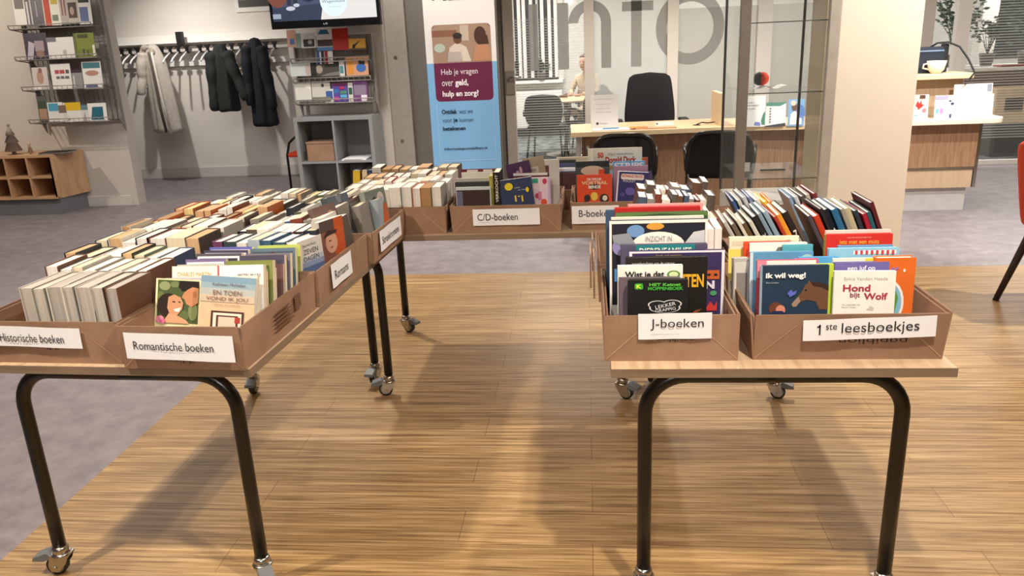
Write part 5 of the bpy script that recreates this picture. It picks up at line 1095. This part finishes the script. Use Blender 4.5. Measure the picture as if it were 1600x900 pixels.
# ------------------------------------------------------------------ screen
t = thing('wall_television', 'wall-mounted flat screen television showing an advert above the brochure rack', 'television', (-2.32, 7.22, 0))
mb = MB(); mb.box((-.505, 0, 1.725), (.505, .06, 2.32), mat('#0c0c0e', rough=.2, var=0), bev=.006); mb.build('frame', t)
E1 = {h: emis(h, .95) for h in ('#eae6e2', '#26344f', '#3c4a66', '#ffffff', '#1c2238', '#7c4030', '#c8ccd8', '#e8fbff', '#5d6c80', '#101830', '#4a5a6e', '#9ab')}
art(t, 'screen', .95, .52, [('r', 0, 0, 1, 1, E1['#eae6e2']), ('p', [(0, 0), (.46, 0), (.50, .3), (.56, 1), (0, 1)], E1['#26344f']), ('p', [(0, .22), (.48, .26), (.5, .34), (0, .34)], E1['#3c4a66']), ('e', .06, .5, .11, .28, E1['#7c4030']), ('r', .15, .25, .19, .7, E1['#1c2238']), ('r', .21, .25, .25, .7, E1['#1c2238']), ('e', .18, .2, .045, .035, E1['#c8ccd8']), ('e', .24, .25, .03, .03, E1['#c8ccd8']), ('e', .36, .5, .1, .2, E1['#101830']), ('e', .36, .52, .075, .15, E1['#c8ccd8']), ('e', .36, .5, .05, .12, E1['#1c2238']), ('r', 0, .04, .08, .12, E1['#9ab']), ('e', .60, .3, .13, .26, E1['#e8fbff']), ('e', .60, .44, .035, .065, E1['#4a5a6e']), ('e', .60, .44, .028, .052, E1['#e8fbff'])],
    x0=-.475, z0=1.79, y=-.001, eps=.0008, texts=[('Wagenmans', .49, .25, .71, .31, E1['#5d6c80']), ('W', .58, .41, .62, .47, E1['#4a5a6e']), ('de sterkste', .55, .19, .67, .21, E1['#9ab'])])
s = MB(); text_into(s, 'LG', -.02, 1.748, .035, .014, mat('#c8c8c8', var=0), y=-.001); s.build('maker_mark', t)
mb = MB(); mb.box((-.2, .06, 1.9), (.2, .60, 2.1), BLK); mb.build('wall_bracket', t)

# ------------------------------------------------------------------ brochure racks
WIRE = mat('#9a958e', rough=.4, metal=.5, var=0); RKP = mat('#8f8b86', rough=.5)
def wire_rack(label, x0, x1, Y, zbs, ztop, dep, sidew=True, leg=0):
    t = thing('wire_brochure_rack', label, 'brochure rack', (x0, Y, 0))
    L_ = x1 - x0; zlo = min(zbs) - .03
    mb = MB(); mb.box((0, dep, zlo), (L_, dep + .008, ztop), RKP)
    n = int(L_ / .052)
    for i in range(n + 1): mb.tube([(i * L_ / n, dep - .004, zlo), (i * L_ / n, dep - .004, ztop)], .003, WIRE, n=4)
    mb.build('back_panel', t)
    if sidew:
        for x in (-.012, L_): 
            mb = MB(); mb.prism([(dep + .008, zlo - .1), (dep + .008, ztop), (dep - .05, ztop), (dep - .05, zlo)], x, x + .012, RKP, ax='x'); mb.build('side_panel', t)
    for z in zbs:
        mb = MB()
        for q in (0, .035): mb.tube([(0, -.005 - q * .2, z + q), (L_, -.005 - q * .2, z + q)], .0045, WIRE, n=6)
        for i in range(n + 1):
            x = i * L_ / n; mb.tube([(x, dep - .006, z - .005), (x, -.003, z - .003), (x, -.012, z + .035)], .003, WIRE, n=4)
        for x in (0, L_): mb.tube([(x, dep, z - .03), (x, 0, z), (x, -.02, z + .04)], .006, WIRE, n=6)
        mb.build('wire_shelf', t)
    if leg:
        for x in (.03, L_ - .05): mb = MB(); mb.box((x, dep, leg), (x + .03, dep + .02, zlo), WIRE); mb.build('leg', t)
    return t
wire_rack('four-tier wire brochure rack on the left wall above the shoe cabinet', -5.76, -4.88, 7.78, [1.86, 1.56, 1.265, .935], 2.3, .24)

RY = 7.84
BR = [('newspaper-like white magazine with photo, far left of the top tier', 20, -8, 38, 40, '#d8d4ce', [('r', .1, .55, .9, .85, '#6a6660')]),
 ('dark purple magazine with white columns on the top tier', 37, -8, 66, 41, '#4a424c', [('r', .1, .05, .2, .8, '#c8c4c4'), ('r', .3, .05, .38, .85, '#b8b4b8'), ('r', .6, .3, .68, .8, '#9a90a0'), ('r', .05, .86, .95, .98, '#8a8494')]),
 ('red-edged brochure with yellow block on the top tier', 66, -8, 92, 40, '#dcd8cc', [('r', .05, 0, .42, 1, '#b8381c'), ('r', .5, .7, .9, 1, '#c8b040'), ('r', .5, .15, .85, .35, '#6c7a6a')]),
 ('grey brochure with red text columns on the top tier', 92, -8, 105, 38, '#a8a09a', [('r', .2, .3, .35, .95, '#8a5048'), ('r', .55, .3, .7, .95, '#8a5048')]),
 ('brown photo brochure on the top tier', 104, -8, 121, 37, '#b8b0a6', [('r', .05, .2, .85, .75, '#4a3830'), ('e', .4, .45, .2, .15, '#b09484')]),
 ('white brochure with blue photo, right end of the top tier', 120, -8, 141, 38, '#d9d6d2', [('r', .12, .1, .75, .6, '#5a6c94'), ('r', .1, .75, .9, 1, '#3a342e')]),
 ('dark violet people magazine on the second tier', 37, 51, 73, 93, '#3c3444', [('p', [(.05, 0), (.3, 0), (.45, .6), (.2, .7)], '#b0a8b4'), ('r', .45, .3, .85, .7, '#9a8a90'), ('e', .65, .2, .18, .14, '#8a6a5c')]),
 ('white flower brochure in the middle of the second tier', 70, 58, 115, 92, '#dcdad8', [('r', .05, .8, .4, 1, '#6a6870'), ('e', .66, .3, .07, .12, '#b0aaa8')]),
 ('olive green brochure with small figures on the second tier', 115, 51, 147, 90, '#76822c', [('r', 0, .0, .12, 1, '#5a6426'), ('r', .1, .1, .9, .35, '#6a7428'), ('r', .4, .1, .47, .35, '#2a2c18'), ('r', .6, .08, .66, .3, '#2a2c18'), ('r', .2, .8, .7, .95, '#3c4418'), ('r', .88, .05, 1, .5, '#d8d4c4')]),
 ('pale brochure with a bare figure, left of the third tier', 50, 105, 74, 140, '#c9c0ba', [('e', .5, .55, .22, .3, '#b08a78'), ('e', .55, .85, .12, .12, '#8a6454'), ('r', 0, .0, .6, .15, '#e4e0dc')]),
 ('white leaflet with red and grey squares on the third tier', 79, 99, 110, 139, '#e2e0dc', [('r', .2, .6, .42, .75, '#b04a50'), ('r', .45, .6, .7, .75, '#b04a50'), ('r', .75, .6, .92, .75, '#555'), ('r', .25, .4, .42, .5, '#666'), ('r', .48, .4, .65, .5, '#666'), ('r', .7, .4, .9, .5, '#666')]),
 ('grey dark-topped leaflet on the third tier', 112, 109, 128, 139, '#8d8f8e', [('r', 0, .85, 1, 1, '#3a2028'), ('r', .1, .1, .25, .7, '#c4c8c4')]),
 ('white brochure with teal header and hands on the third tier', 128, 96, 158, 139, '#e0deda', [('r', .05, .76, .95, .96, '#3c7480'), ('e', .5, .58, .35, .1, '#b08474'), ('r', .1, .04, .7, .16, '#5c6484')]),
 ('dark leaflet at the far left of the bottom tier', 58, 150, 73, 190, '#5c5c58', [('r', .1, .5, .9, .8, '#3c4c3c'), ('r', .1, .1, .9, .5, '#a8866c')]),
 ('white leaflet with blue square on the bottom tier', 73, 160, 98, 190, '#dcdad6', [('r', .12, .55, .72, .95, '#4a98b4')]),
 ('dark photo leaflet between blue and yellow ones, bottom tier', 90, 163, 104, 190, '#cfccc8', [('r', .1, .5, .95, .95, '#7a6454')]),
 ('white leaflet with yellow header on the bottom tier', 99, 160, 126, 190, '#dedcd8', [('r', .1, .58, 1, 1, '#d8b020'), ('p', [(.1, .05), (.35, .12), (.3, .16)], '#555')]),
 ('white wavy leaflet right of the yellow one, bottom tier', 126, 164, 137, 190, '#d4d2ce', [('r', 0, .7, 1, 1, '#5c8088'), ('p', [(.2, .0), (.5, .6), (.8, 0)], '#a8a4a0')]),
 ('white framed teal brochure, right end of the bottom tier', 137, 161, 166, 190, '#e4e2de', [('p', [(.12, .1), (.8, .1), (.82, .8), (.25, .8)], '#256478')])]
for lb, a, b1, c, d, col, ar in BR: flyer(lb + ' of the left wall rack', a, b1, c, d, RY - .03, col, ar, name='brochure', lean=.10)
# rack on the grey cube shelf
wire_rack('three-tier wire brochure rack below the television', -2.77, -2.02, 7.46, [1.425, 1.245, 1.045], 1.66, .17, leg=.93)
RY = 7.49
B2 = [('pink leaflet with blue square', 448, 47, 462, 74, '#c89a84', [('r', .3, .15, .8, .5, '#4a70a8')]), ('grey-green narrow leaflet', 460, 52, 470, 75, '#8aa098', None), ('white leaflet with black and white photo', 470, 52, 493, 75, '#dcdad4', [('r', .15, .08, .9, .6, '#3a3836'), ('e', .6, .4, .15, .15, '#b0aca8')]),
 ('white leaflet with blue roof shape and dark photo', 494, 46, 519, 79, '#e0ded8', [('p', [(.1, .78), (.85, .78), (.7, 1), (.3, 1)], '#2f6c94'), ('r', .05, .2, 1, .52, '#4c3838'), ('r', 0, 0, 1, .16, '#4a7cb0')]), ('plain red leaflet', 519, 44, 544, 78, '#b02a22', None), ('yellow leaflet with a dark runner', 544, 60, 571, 78, '#d8a440', [('p', [(.2, 0), (.25, .5), (.35, .5), (.75, .9), (.4, .35), (.35, 0)], '#2a2018'), ('r', 0, 0, 1, .15, '#5a5044')])]
for lb, a, b1, c, d, col, ar in B2: flyer(lb + ' on the top tier below the television', a, b1, c, d, RY - .02, col, ar)
B3 = [('pale green and white leaflet', 453, 96, 486, 119, '#c4ccc4', [('e', .85, .4, .14, .4, '#b8a49c')]), ('striped blue and red flyer standing tall', 494, 80, 520, 100, '#d8d6d2', [('r', .02, 0, .2, 1, '#2c4a84'), ('r', .3, 0, .48, 1, '#26283c'), ('r', .52, 0, .7, 1, '#902430')]), ('wide dark photo brochure', 485, 97, 530, 119, '#4c4844', [('e', .3, .5, .12, .3, '#a09488'), ('r', .5, .65, 1, 1, '#1e1c1c'), ('r', 0, 0, .2, 1, '#22261e'), ('p', [(.3, 0), (1, 0), (1, .3), (.6, .2)], '#7a7670')]),
 ('teal-edged white slip', 530, 96, 538, 119, '#d6d4ce', [('r', .1, .2, .8, .7, '#4a8c90')]), ('salmon leaflet with blue figures', 540, 88, 575, 118, '#d09c7c', [('r', .1, .1, .32, .9, '#d8902c'), ('e', .68, .4, .22, .22, '#3c6cb0'), ('e', .65, .68, .08, .1, '#2a2428'), ('e', .78, .66, .08, .1, '#2a2428')])]
for lb, a, b1, c, d, col, ar in B3: flyer(lb + ' on the middle tier below the television', a, b1, c, d, RY - .02, col, ar)
B4 = [('cream leaflet with folded corner', 461, 130, 486, 158, '#d8d6cc', [('p', [(.6, .8), (1, .9), (1, .6)], '#f0eee8')]), ('wide pale news leaflet', 487, 129, 516, 159, '#ccc9c0', [('e', .6, .85, .08, .1, '#4a4844'), ('r', 0, .0, 1, .25, '#7c7c6c')]), ('white leaflet with blue square', 508, 139, 521, 160, '#dcdad8', [('r', .1, .2, .9, .85, '#3a5ca0')]),
 ('violet leaflet with coloured tiles', 519, 130, 544, 160, '#5c4a98', [('r', .05, .85, .95, 1, '#6c2458'), ('r', .1, .5, .4, .7, '#3a70b0'), ('r', .5, .45, .9, .6, '#4a9070'), ('r', .5, .25, .9, .4, '#5cb0d0'), ('r', .1, .1, .4, .3, '#c04c98'), ('r', .5, .7, .75, .82, '#c03048')]), ('narrow white and green slip', 544, 129, 551, 160, '#d4d4cc', [('r', .1, .4, .9, .75, '#2c5a3c')]), ('purple leaflet with a face photo', 551, 127, 574, 160, '#7a4a84', [('r', .1, .35, .9, .85, '#8a7c90'), ('r', .55, .05, .95, .35, '#e8e4e8')])]
for lb, a, b1, c, d, col, ar in B4: flyer(lb + ' on the bottom tier below the television', a, b1, c, d, RY - .02, col, ar)
# cube shelf
GRS = mat('#8b8d8e', rough=.6, var=.02)
t = thing('cube_shelf', 'grey four-compartment cube shelf below the television', 'shelf', (-2.80, 7.4, .06))
DG = mat('#7b7d7e', rough=.6, var=.02)
for nm, a, b1 in (('side_panel', (0, 0, 0), (.035, .39, .86)), ('side_panel', (.735, 0, 0), (.77, .39, .86)), ('top_panel', (.035, 0, .825), (.735, .39, .86)), ('bottom_panel', (.035, 0, 0), (.735, .39, .035)), ('back_panel', (.035, .375, .035), (.735, .39, .825)), ('divider', (.376, .0, .035), (.394, .375, .825)), ('shelf_board', (.035, .0, .42), (.376, .375, .438)), ('shelf_board', (.394, .0, .42), (.735, .375, .438))):
    mb = MB(); mb.box(a, b1, GRS if nm != 'back_panel' else DG); mb.build(nm, t)
for x in (.03, .70):
    for y in (.02, .33):
        mb = MB(); mb.box((x, y, -.06), (x + .04, y + .04, 0), BLK); mb.build('foot', t)
t = thing('storage_box', 'closed brown cardboard box in the upper left cube of the grey shelf', 'cardboard box', (-2.71, 7.43, .499))
mb = MB(); mb.box((0, 0, 0), (.27, .28, .17), CARD, bev=.003); mb.build('body', t); mb = MB(); mb.box((-.004, -.004, .171), (.274, .284, .185), CARD); mb.build('lid', t)
t = thing('paper_stack', 'loose white papers in the upper right cube of the grey shelf', 'papers', (-2.37, 7.42, .499))
mb = MB(); mb.box((0, 0, 0), (.24, .3, .012), PAPERW); mb.build('sheets', t)
mb = MB(); mb.box((.02, -.01, .0125), (.2, .2, .016), PAPERW); mb.build('top_sheet', t)
for lb, x, col, dx, w1 in (('yellow magazine file in the lower right cube of the grey shelf', -2.27, '#c8a424', .03, .07), ('pale magazine file leaning beside the yellow one in the lower right cube', -2.18, '#c9b48c', .02, .05), ('dark blue binder in the lower right cube of the grey shelf', -2.10, '#23345e', 0, .06)):
    t = thing('magazine_file', lb, 'file', (x, 7.44, .096), 0, None, ry=dx * 3)
    mb = MB(); mb.box((-w1 / 2, 0, 0), (w1 / 2, .26, .30), mat(col, rough=.5), bev=.003); mb.build('cover', t); mb = MB(); mb.box((-w1 / 2 + .006, .01, .3), (w1 / 2 - .006, .25, .303), PAPERW); mb.build('pages', t)
t = thing('document_tray', 'flat grey tray of papers in the lower left cube of the grey shelf', 'tray', (-2.72, 7.42, .096))
mb = MB(); mb.box((0, 0, 0), (.26, .3, .05), RKP, bev=.004); mb.build('tray', t); mb = MB(); mb.box((.01, .01, .05), (.25, .29, .06), PAPERW); mb.build('papers', t)
# red-seated stool chair behind the cube shelf
t = thing('red_seat_chair', 'chair with black tube frame and red seat, half hidden by the grey shelf', 'chair', (-3.2, 8.75, 0))
mb = MB(); mb.tube([(-.16, -.18, 0), (-.16, -.18, .42), (-.12, -.18, .56), (.0, -.18, .66), (.12, -.18, .68)], .014, BLACKT); mb.build('front_frame', t)
mb = MB(); mb.tube([(-.16, .2, 0), (-.16, .2, .42), (-.12, .2, .56), (.0, .2, .66), (.12, .2, .68)], .014, BLACKT); mb.build('rear_frame', t)
mb = MB(); mb.box((-.15, -.2, .40), (.3, .2, .45), RED, bev=.02); mb.build('seat', t)

# ------------------------------------------------------------------ shoe cabinet on the left wall
BIR = grain('birch', ['#b98f68', '#cda57e'], (3, 12, 3), rough=.55, pos=(.35, .65), bump=0)
t = thing('cubby_cabinet', 'low birch cubby cabinet on a grey plinth below the left wall rack', 'cabinet', (0, 0, 0))
fx1 = -5.50; fy = 7.60; z0, z1 = .19, .60; zm = .395
top = [(-7.2, fy), (fx1, fy), (-5.42, 8.035), (-7.2, 8.035)]
mb = MB(); mb.prism(top, z1, z1 + .025, BIR); mb.build('top_panel', t)
mb = MB(); mb.prism(top, z0 - .02, z0, BIR); mb.build('bottom_panel', t)
mb = MB(); mb.prism([(fx1 - .02, fy), (fx1, fy), (-5.42, 8.035), (-5.45, 8.035)], z0, z1, BIR); mb.build('angled_side', t)
mb = MB(); mb.box((-7.2, 8.0, z0), (-5.5, 8.03, z1), mat('#8a5f42', rough=.7)); mb.build('back_panel', t)
mb = MB(); mb.box((-7.2, fy + .005, zm - .01), (fx1 - .02, 8.0, zm + .01), BIR); mb.build('shelf_board', t)
xs = [fx1 - .02 - .245 * k for k in range(7)]
for k, x in enumerate(xs[1:]):
    mb = MB(); mb.box((x - .01, fy + .002, z0), (x + .01, 8.0, zm - .01), BIR); mb.box((x - .01, fy + .002, zm + .01), (x + .01, 8.0, z1), BIR); mb.build('divider', t)
mb = MB(); mb.box((fx1 - .02, fy, z0), (fx1 + .04, fy + .02, z1), BIR); mb.build('corner_post', t)
mb = MB(); mb.prism([(-7.2, fy + .03), (fx1 + .0, fy + .03), (-5.47, 8.035), (-7.2, 8.035)], 0, z0 - .02, mat('#73757a', rough=.6)); mb.build('plinth', t)
def cutout_tree(label, x, y, z, h, col):
    t = thing('christmas_tree_figure', label, 'decoration', (x, y, z))
    m = mat(col, rough=.6)
    mb = MB(); pr = [(.0, 0), (h * .28, 0), (h * .16, h * .3), (h * .22, h * .3), (h * .1, h * .55), (h * .15, h * .55), (0.006, h * .86), (0, h * .86)]
    mb.lathe(pr, m, c=(0, 0, h * .12), n=10); mb.build('branches', t)
    mb = MB(); mb.lathe([(.0, 0), (h * .08, 0), (h * .06, h * .12), (0, h * .12)], m, n=10); mb.build('trunk', t)
    mb = MB(); mb.lathe([(.002, -.02), (.02, 0), (.002, .02)], m, c=(0, 0, h), n=8); mb.build('star', t)
p_ = onY(22, 238, 7.75); cutout_tree('grey-beige Christmas tree figure on the cubby cabinet', p_.x, 7.75, .625, .30, '#9c9088')
p_ = onY(48, 238, 7.75); cutout_tree('tiny beige tree figure right of the large one on the cubby cabinet', p_.x, 7.75, .625, .10, '#c0a88c')
p_ = onY(90, 240, 7.75); t = thing('closed_notebook', 'thin dark notebook lying on the cubby cabinet', 'notebook', (p_.x, 7.76, .626), R_(8))
mb = MB(); mb.box((-.15, -.1, 0), (.15, .1, .004), BLK); mb.box((-.15, -.1, .012), (.15, .1, .016), BLK); mb.build('cover', t); mb = MB(); mb.box((-.145, -.095, .004), (.145, .095, .012), PAPERW); mb.build('pages', t)

# ------------------------------------------------------------------ coat rack
t = thing('coat_rack', 'long white wall coat rack with black hooks and white pegs', 'coat rack', (0, 0, 0))
mb = MB(); mb.box((-6.4, 9.86, 1.70), (-3.2, 9.93, 1.80), PAPER, bev=.004); mb.build('upper_board', t)
mb = MB(); mb.box((-6.4, 9.90, 1.42), (-3.2, 9.94, 1.50), PAPER, bev=.004); mb.build('lower_board', t)
mb = MB(); mb.box((-6.4, 9.72, 1.655), (-3.2, 9.76, 1.675), CHROME); mb.box((-6.4, 9.76, 1.66), (-3.2, 9.86, 1.67), PAPER); mb.build('rail', t)
mb = MB(); mb.box((-5.03, 9.70, 1.66), (-4.96, 9.78, 1.83), BLK, bev=.004); mb.build('clamp', t)
hx = [190, 203, 215, 228, 240, 253, 266, 279, 292, 313, 325, 338, 350, 363, 377, 390, 403, 417, 430]
for k, x in enumerate(hx):
    X = onY(x, 72, 9.72).x; 
    mb = MB(); mb.box((X - .012, 9.68, 1.58), (X + .012, 9.72, 1.66), BLK); mb.box((X - .028, 9.675, 1.64), (X + .028, 9.715, 1.668), BLK); mb.box((X - .03, 9.69, 1.575), (X + .03, 9.72, 1.59), BLK); hk = mb.build('hook', t)
    mb = MB(); mb.tube([(X, 9.69, 1.59), (X - .01, 9.55, 1.52), (X - .012, 9.50, 1.475)], .011, PAPERW, n=8); mb.build('peg', hk)
def coat(name, label, X, Y, ztop, zbot, wt, wm, wb, col, sleeves, rough=.85, hood=None, folds=5, seed=1, tilt=0, arm=.045):
    rnd = random.Random(seed); t = thing(name, label, 'coat', (X, Y, ztop)); m = mat(col, rough=rough, var=.1, scale=25, bump=.25, key=name)
    H = ztop - zbot; n = 36; rings = []
    for k in range(17):
        f = k / 16; z = -H * f
        hw = wt + (wm - wt) * min(1, f / .22) ** .7 if f < .22 else wm + (wb - wm) * (f - .22) / .78
        hd = .05 + .05 * min(1, f / .2) + .02 * f
        ring = []
        for j in range(n):
            a = 2 * math.pi * j / n; fo = 1 + (.10 * f + .03) * math.sin(folds * a + seed + 2.2 * f) + .04 * math.sin((folds * 2 + 1) * a + 3 * f + seed)
            ring.append(Vector((hw * math.cos(a) * fo + tilt * f, hd * math.sin(a) * fo, z + .02 * math.sin(3 * a + seed) * (1 if k == 16 else 0))))
        rings.append(ring)
    mb = MB(); mb.loft(rings, m); mb.build('coat_body', t, sub=1)
    for sx, ex, ez, fy_ in sleeves:
        mb = MB(); P = []; Rr = []
        for q in range(11):
            f = q / 10; wob = 1 + .16 * (q % 2); P.append((sx * (wm * .75 + (ex - wm * .75) * f) + tilt * f * .4, -.06 - fy_ * f + .015 * math.sin(q * 1.3), -.09 - (ez - .09) * f)); Rr.append(arm * (1.2 - .35 * f) * (1 + .13 * math.sin(q * 2.4 + seed)) * wob / 1.08)
        mb.tube(P, Rr, m, n=12); mb.build('sleeve', t, sub=1)
    if hood:
        mb = MB(); 
        for a0 in (0,):
            P = [(math.cos(R_(a)) * wt * 1.5 + hood[0], -.07 + .03 * math.sin(R_(a)), -.05 + math.sin(R_(a)) * .07 + hood[1]) for a in range(-20, 215, 15)]
            mb.tube(P, [.03 + .014 * math.sin(k * .9) for k in range(len(P))], mat(hood[2], rough=.95, var=.15, scale=50, bump=.4, key='fur'), n=10)
        mb.build('hood_collar', t, sub=1)
    return t
t = coat('winter_coat', 'long pale beige winter coat with hood hanging on the coat rack', -5.27, 9.55, 1.70, .62, .05, .14, .19, '#b9b1a8', [(-1, .20, .60, .05)], hood=(-.05, -.06, '#a3988d'), seed=2, tilt=.05, arm=.06, rough=.6)
mb = MB(); mb.tube([(.0, -.1, -.1), (.03, -.13, -.35), (.05, -.15, -.7), (.08, -.15, -1.05)], .018, mat('#5a5048', rough=.9), n=6); mb.build('lining', t)
mb = MB(); mb.tube([(.04, -.11, -.1), (.07, -.14, -.35), (.10, -.15, -.7), (.14, -.15, -1.07)], .016, mat('#d2ccc4', rough=.9), n=6); mb.build('zip', t)
coat('dark_jacket', 'short dark green-black jacket hanging in the middle of the coat rack', -4.42, 9.55, 1.67, .86, .05, .12, .13, '#262a28', [(-1, .14, .80, .02), (1, .30, .68, .04)], seed=5, arm=.07, tilt=.02)
coat('navy_coat', 'dark navy coat at the right end of the coat rack beside the television', -3.97, 9.55, 1.72, .66, .05, .12, .16, '#1b1c24', [(-1, .13, .80, .02), (1, .16, .85, .02)], seed=8, arm=.065, tilt=.02)
t = thing('wall_socket', 'small white socket on the wall below the coat rack', 'socket', (-5.63, 9.945, 1.05))
mb = MB(); mb.box((-.04, -.012, 0), (.04, 0, .15), PAPER, bev=.004); mb.build('plate', t); mb = MB(); mb.lathe([(.02, -.016), (.022, -.012)], DK, c=(0, 0, .11), ax='y', n=12); mb.build('outlet', t)
t = thing('picture_frame', 'white framed dark picture above the coat rack, cut by the top edge', 'picture', (-4.06, 9.93, 2.03))
mb = MB(); mb.box((-.26, 0, 0), (.26, .02, .5), PAPER, bev=.003); mb.build('frame', t)
art(t, 'picture', .42, .4, [('r', 0, 0, 1, 1, '#7c766e'), ('r', 0, .0, 1, .2, '#4a4844'), ('p', [(.2, .2), (.5, .7), (.8, .2)], '#5a554e')], x0=-.21, z0=.055, y=-.001)
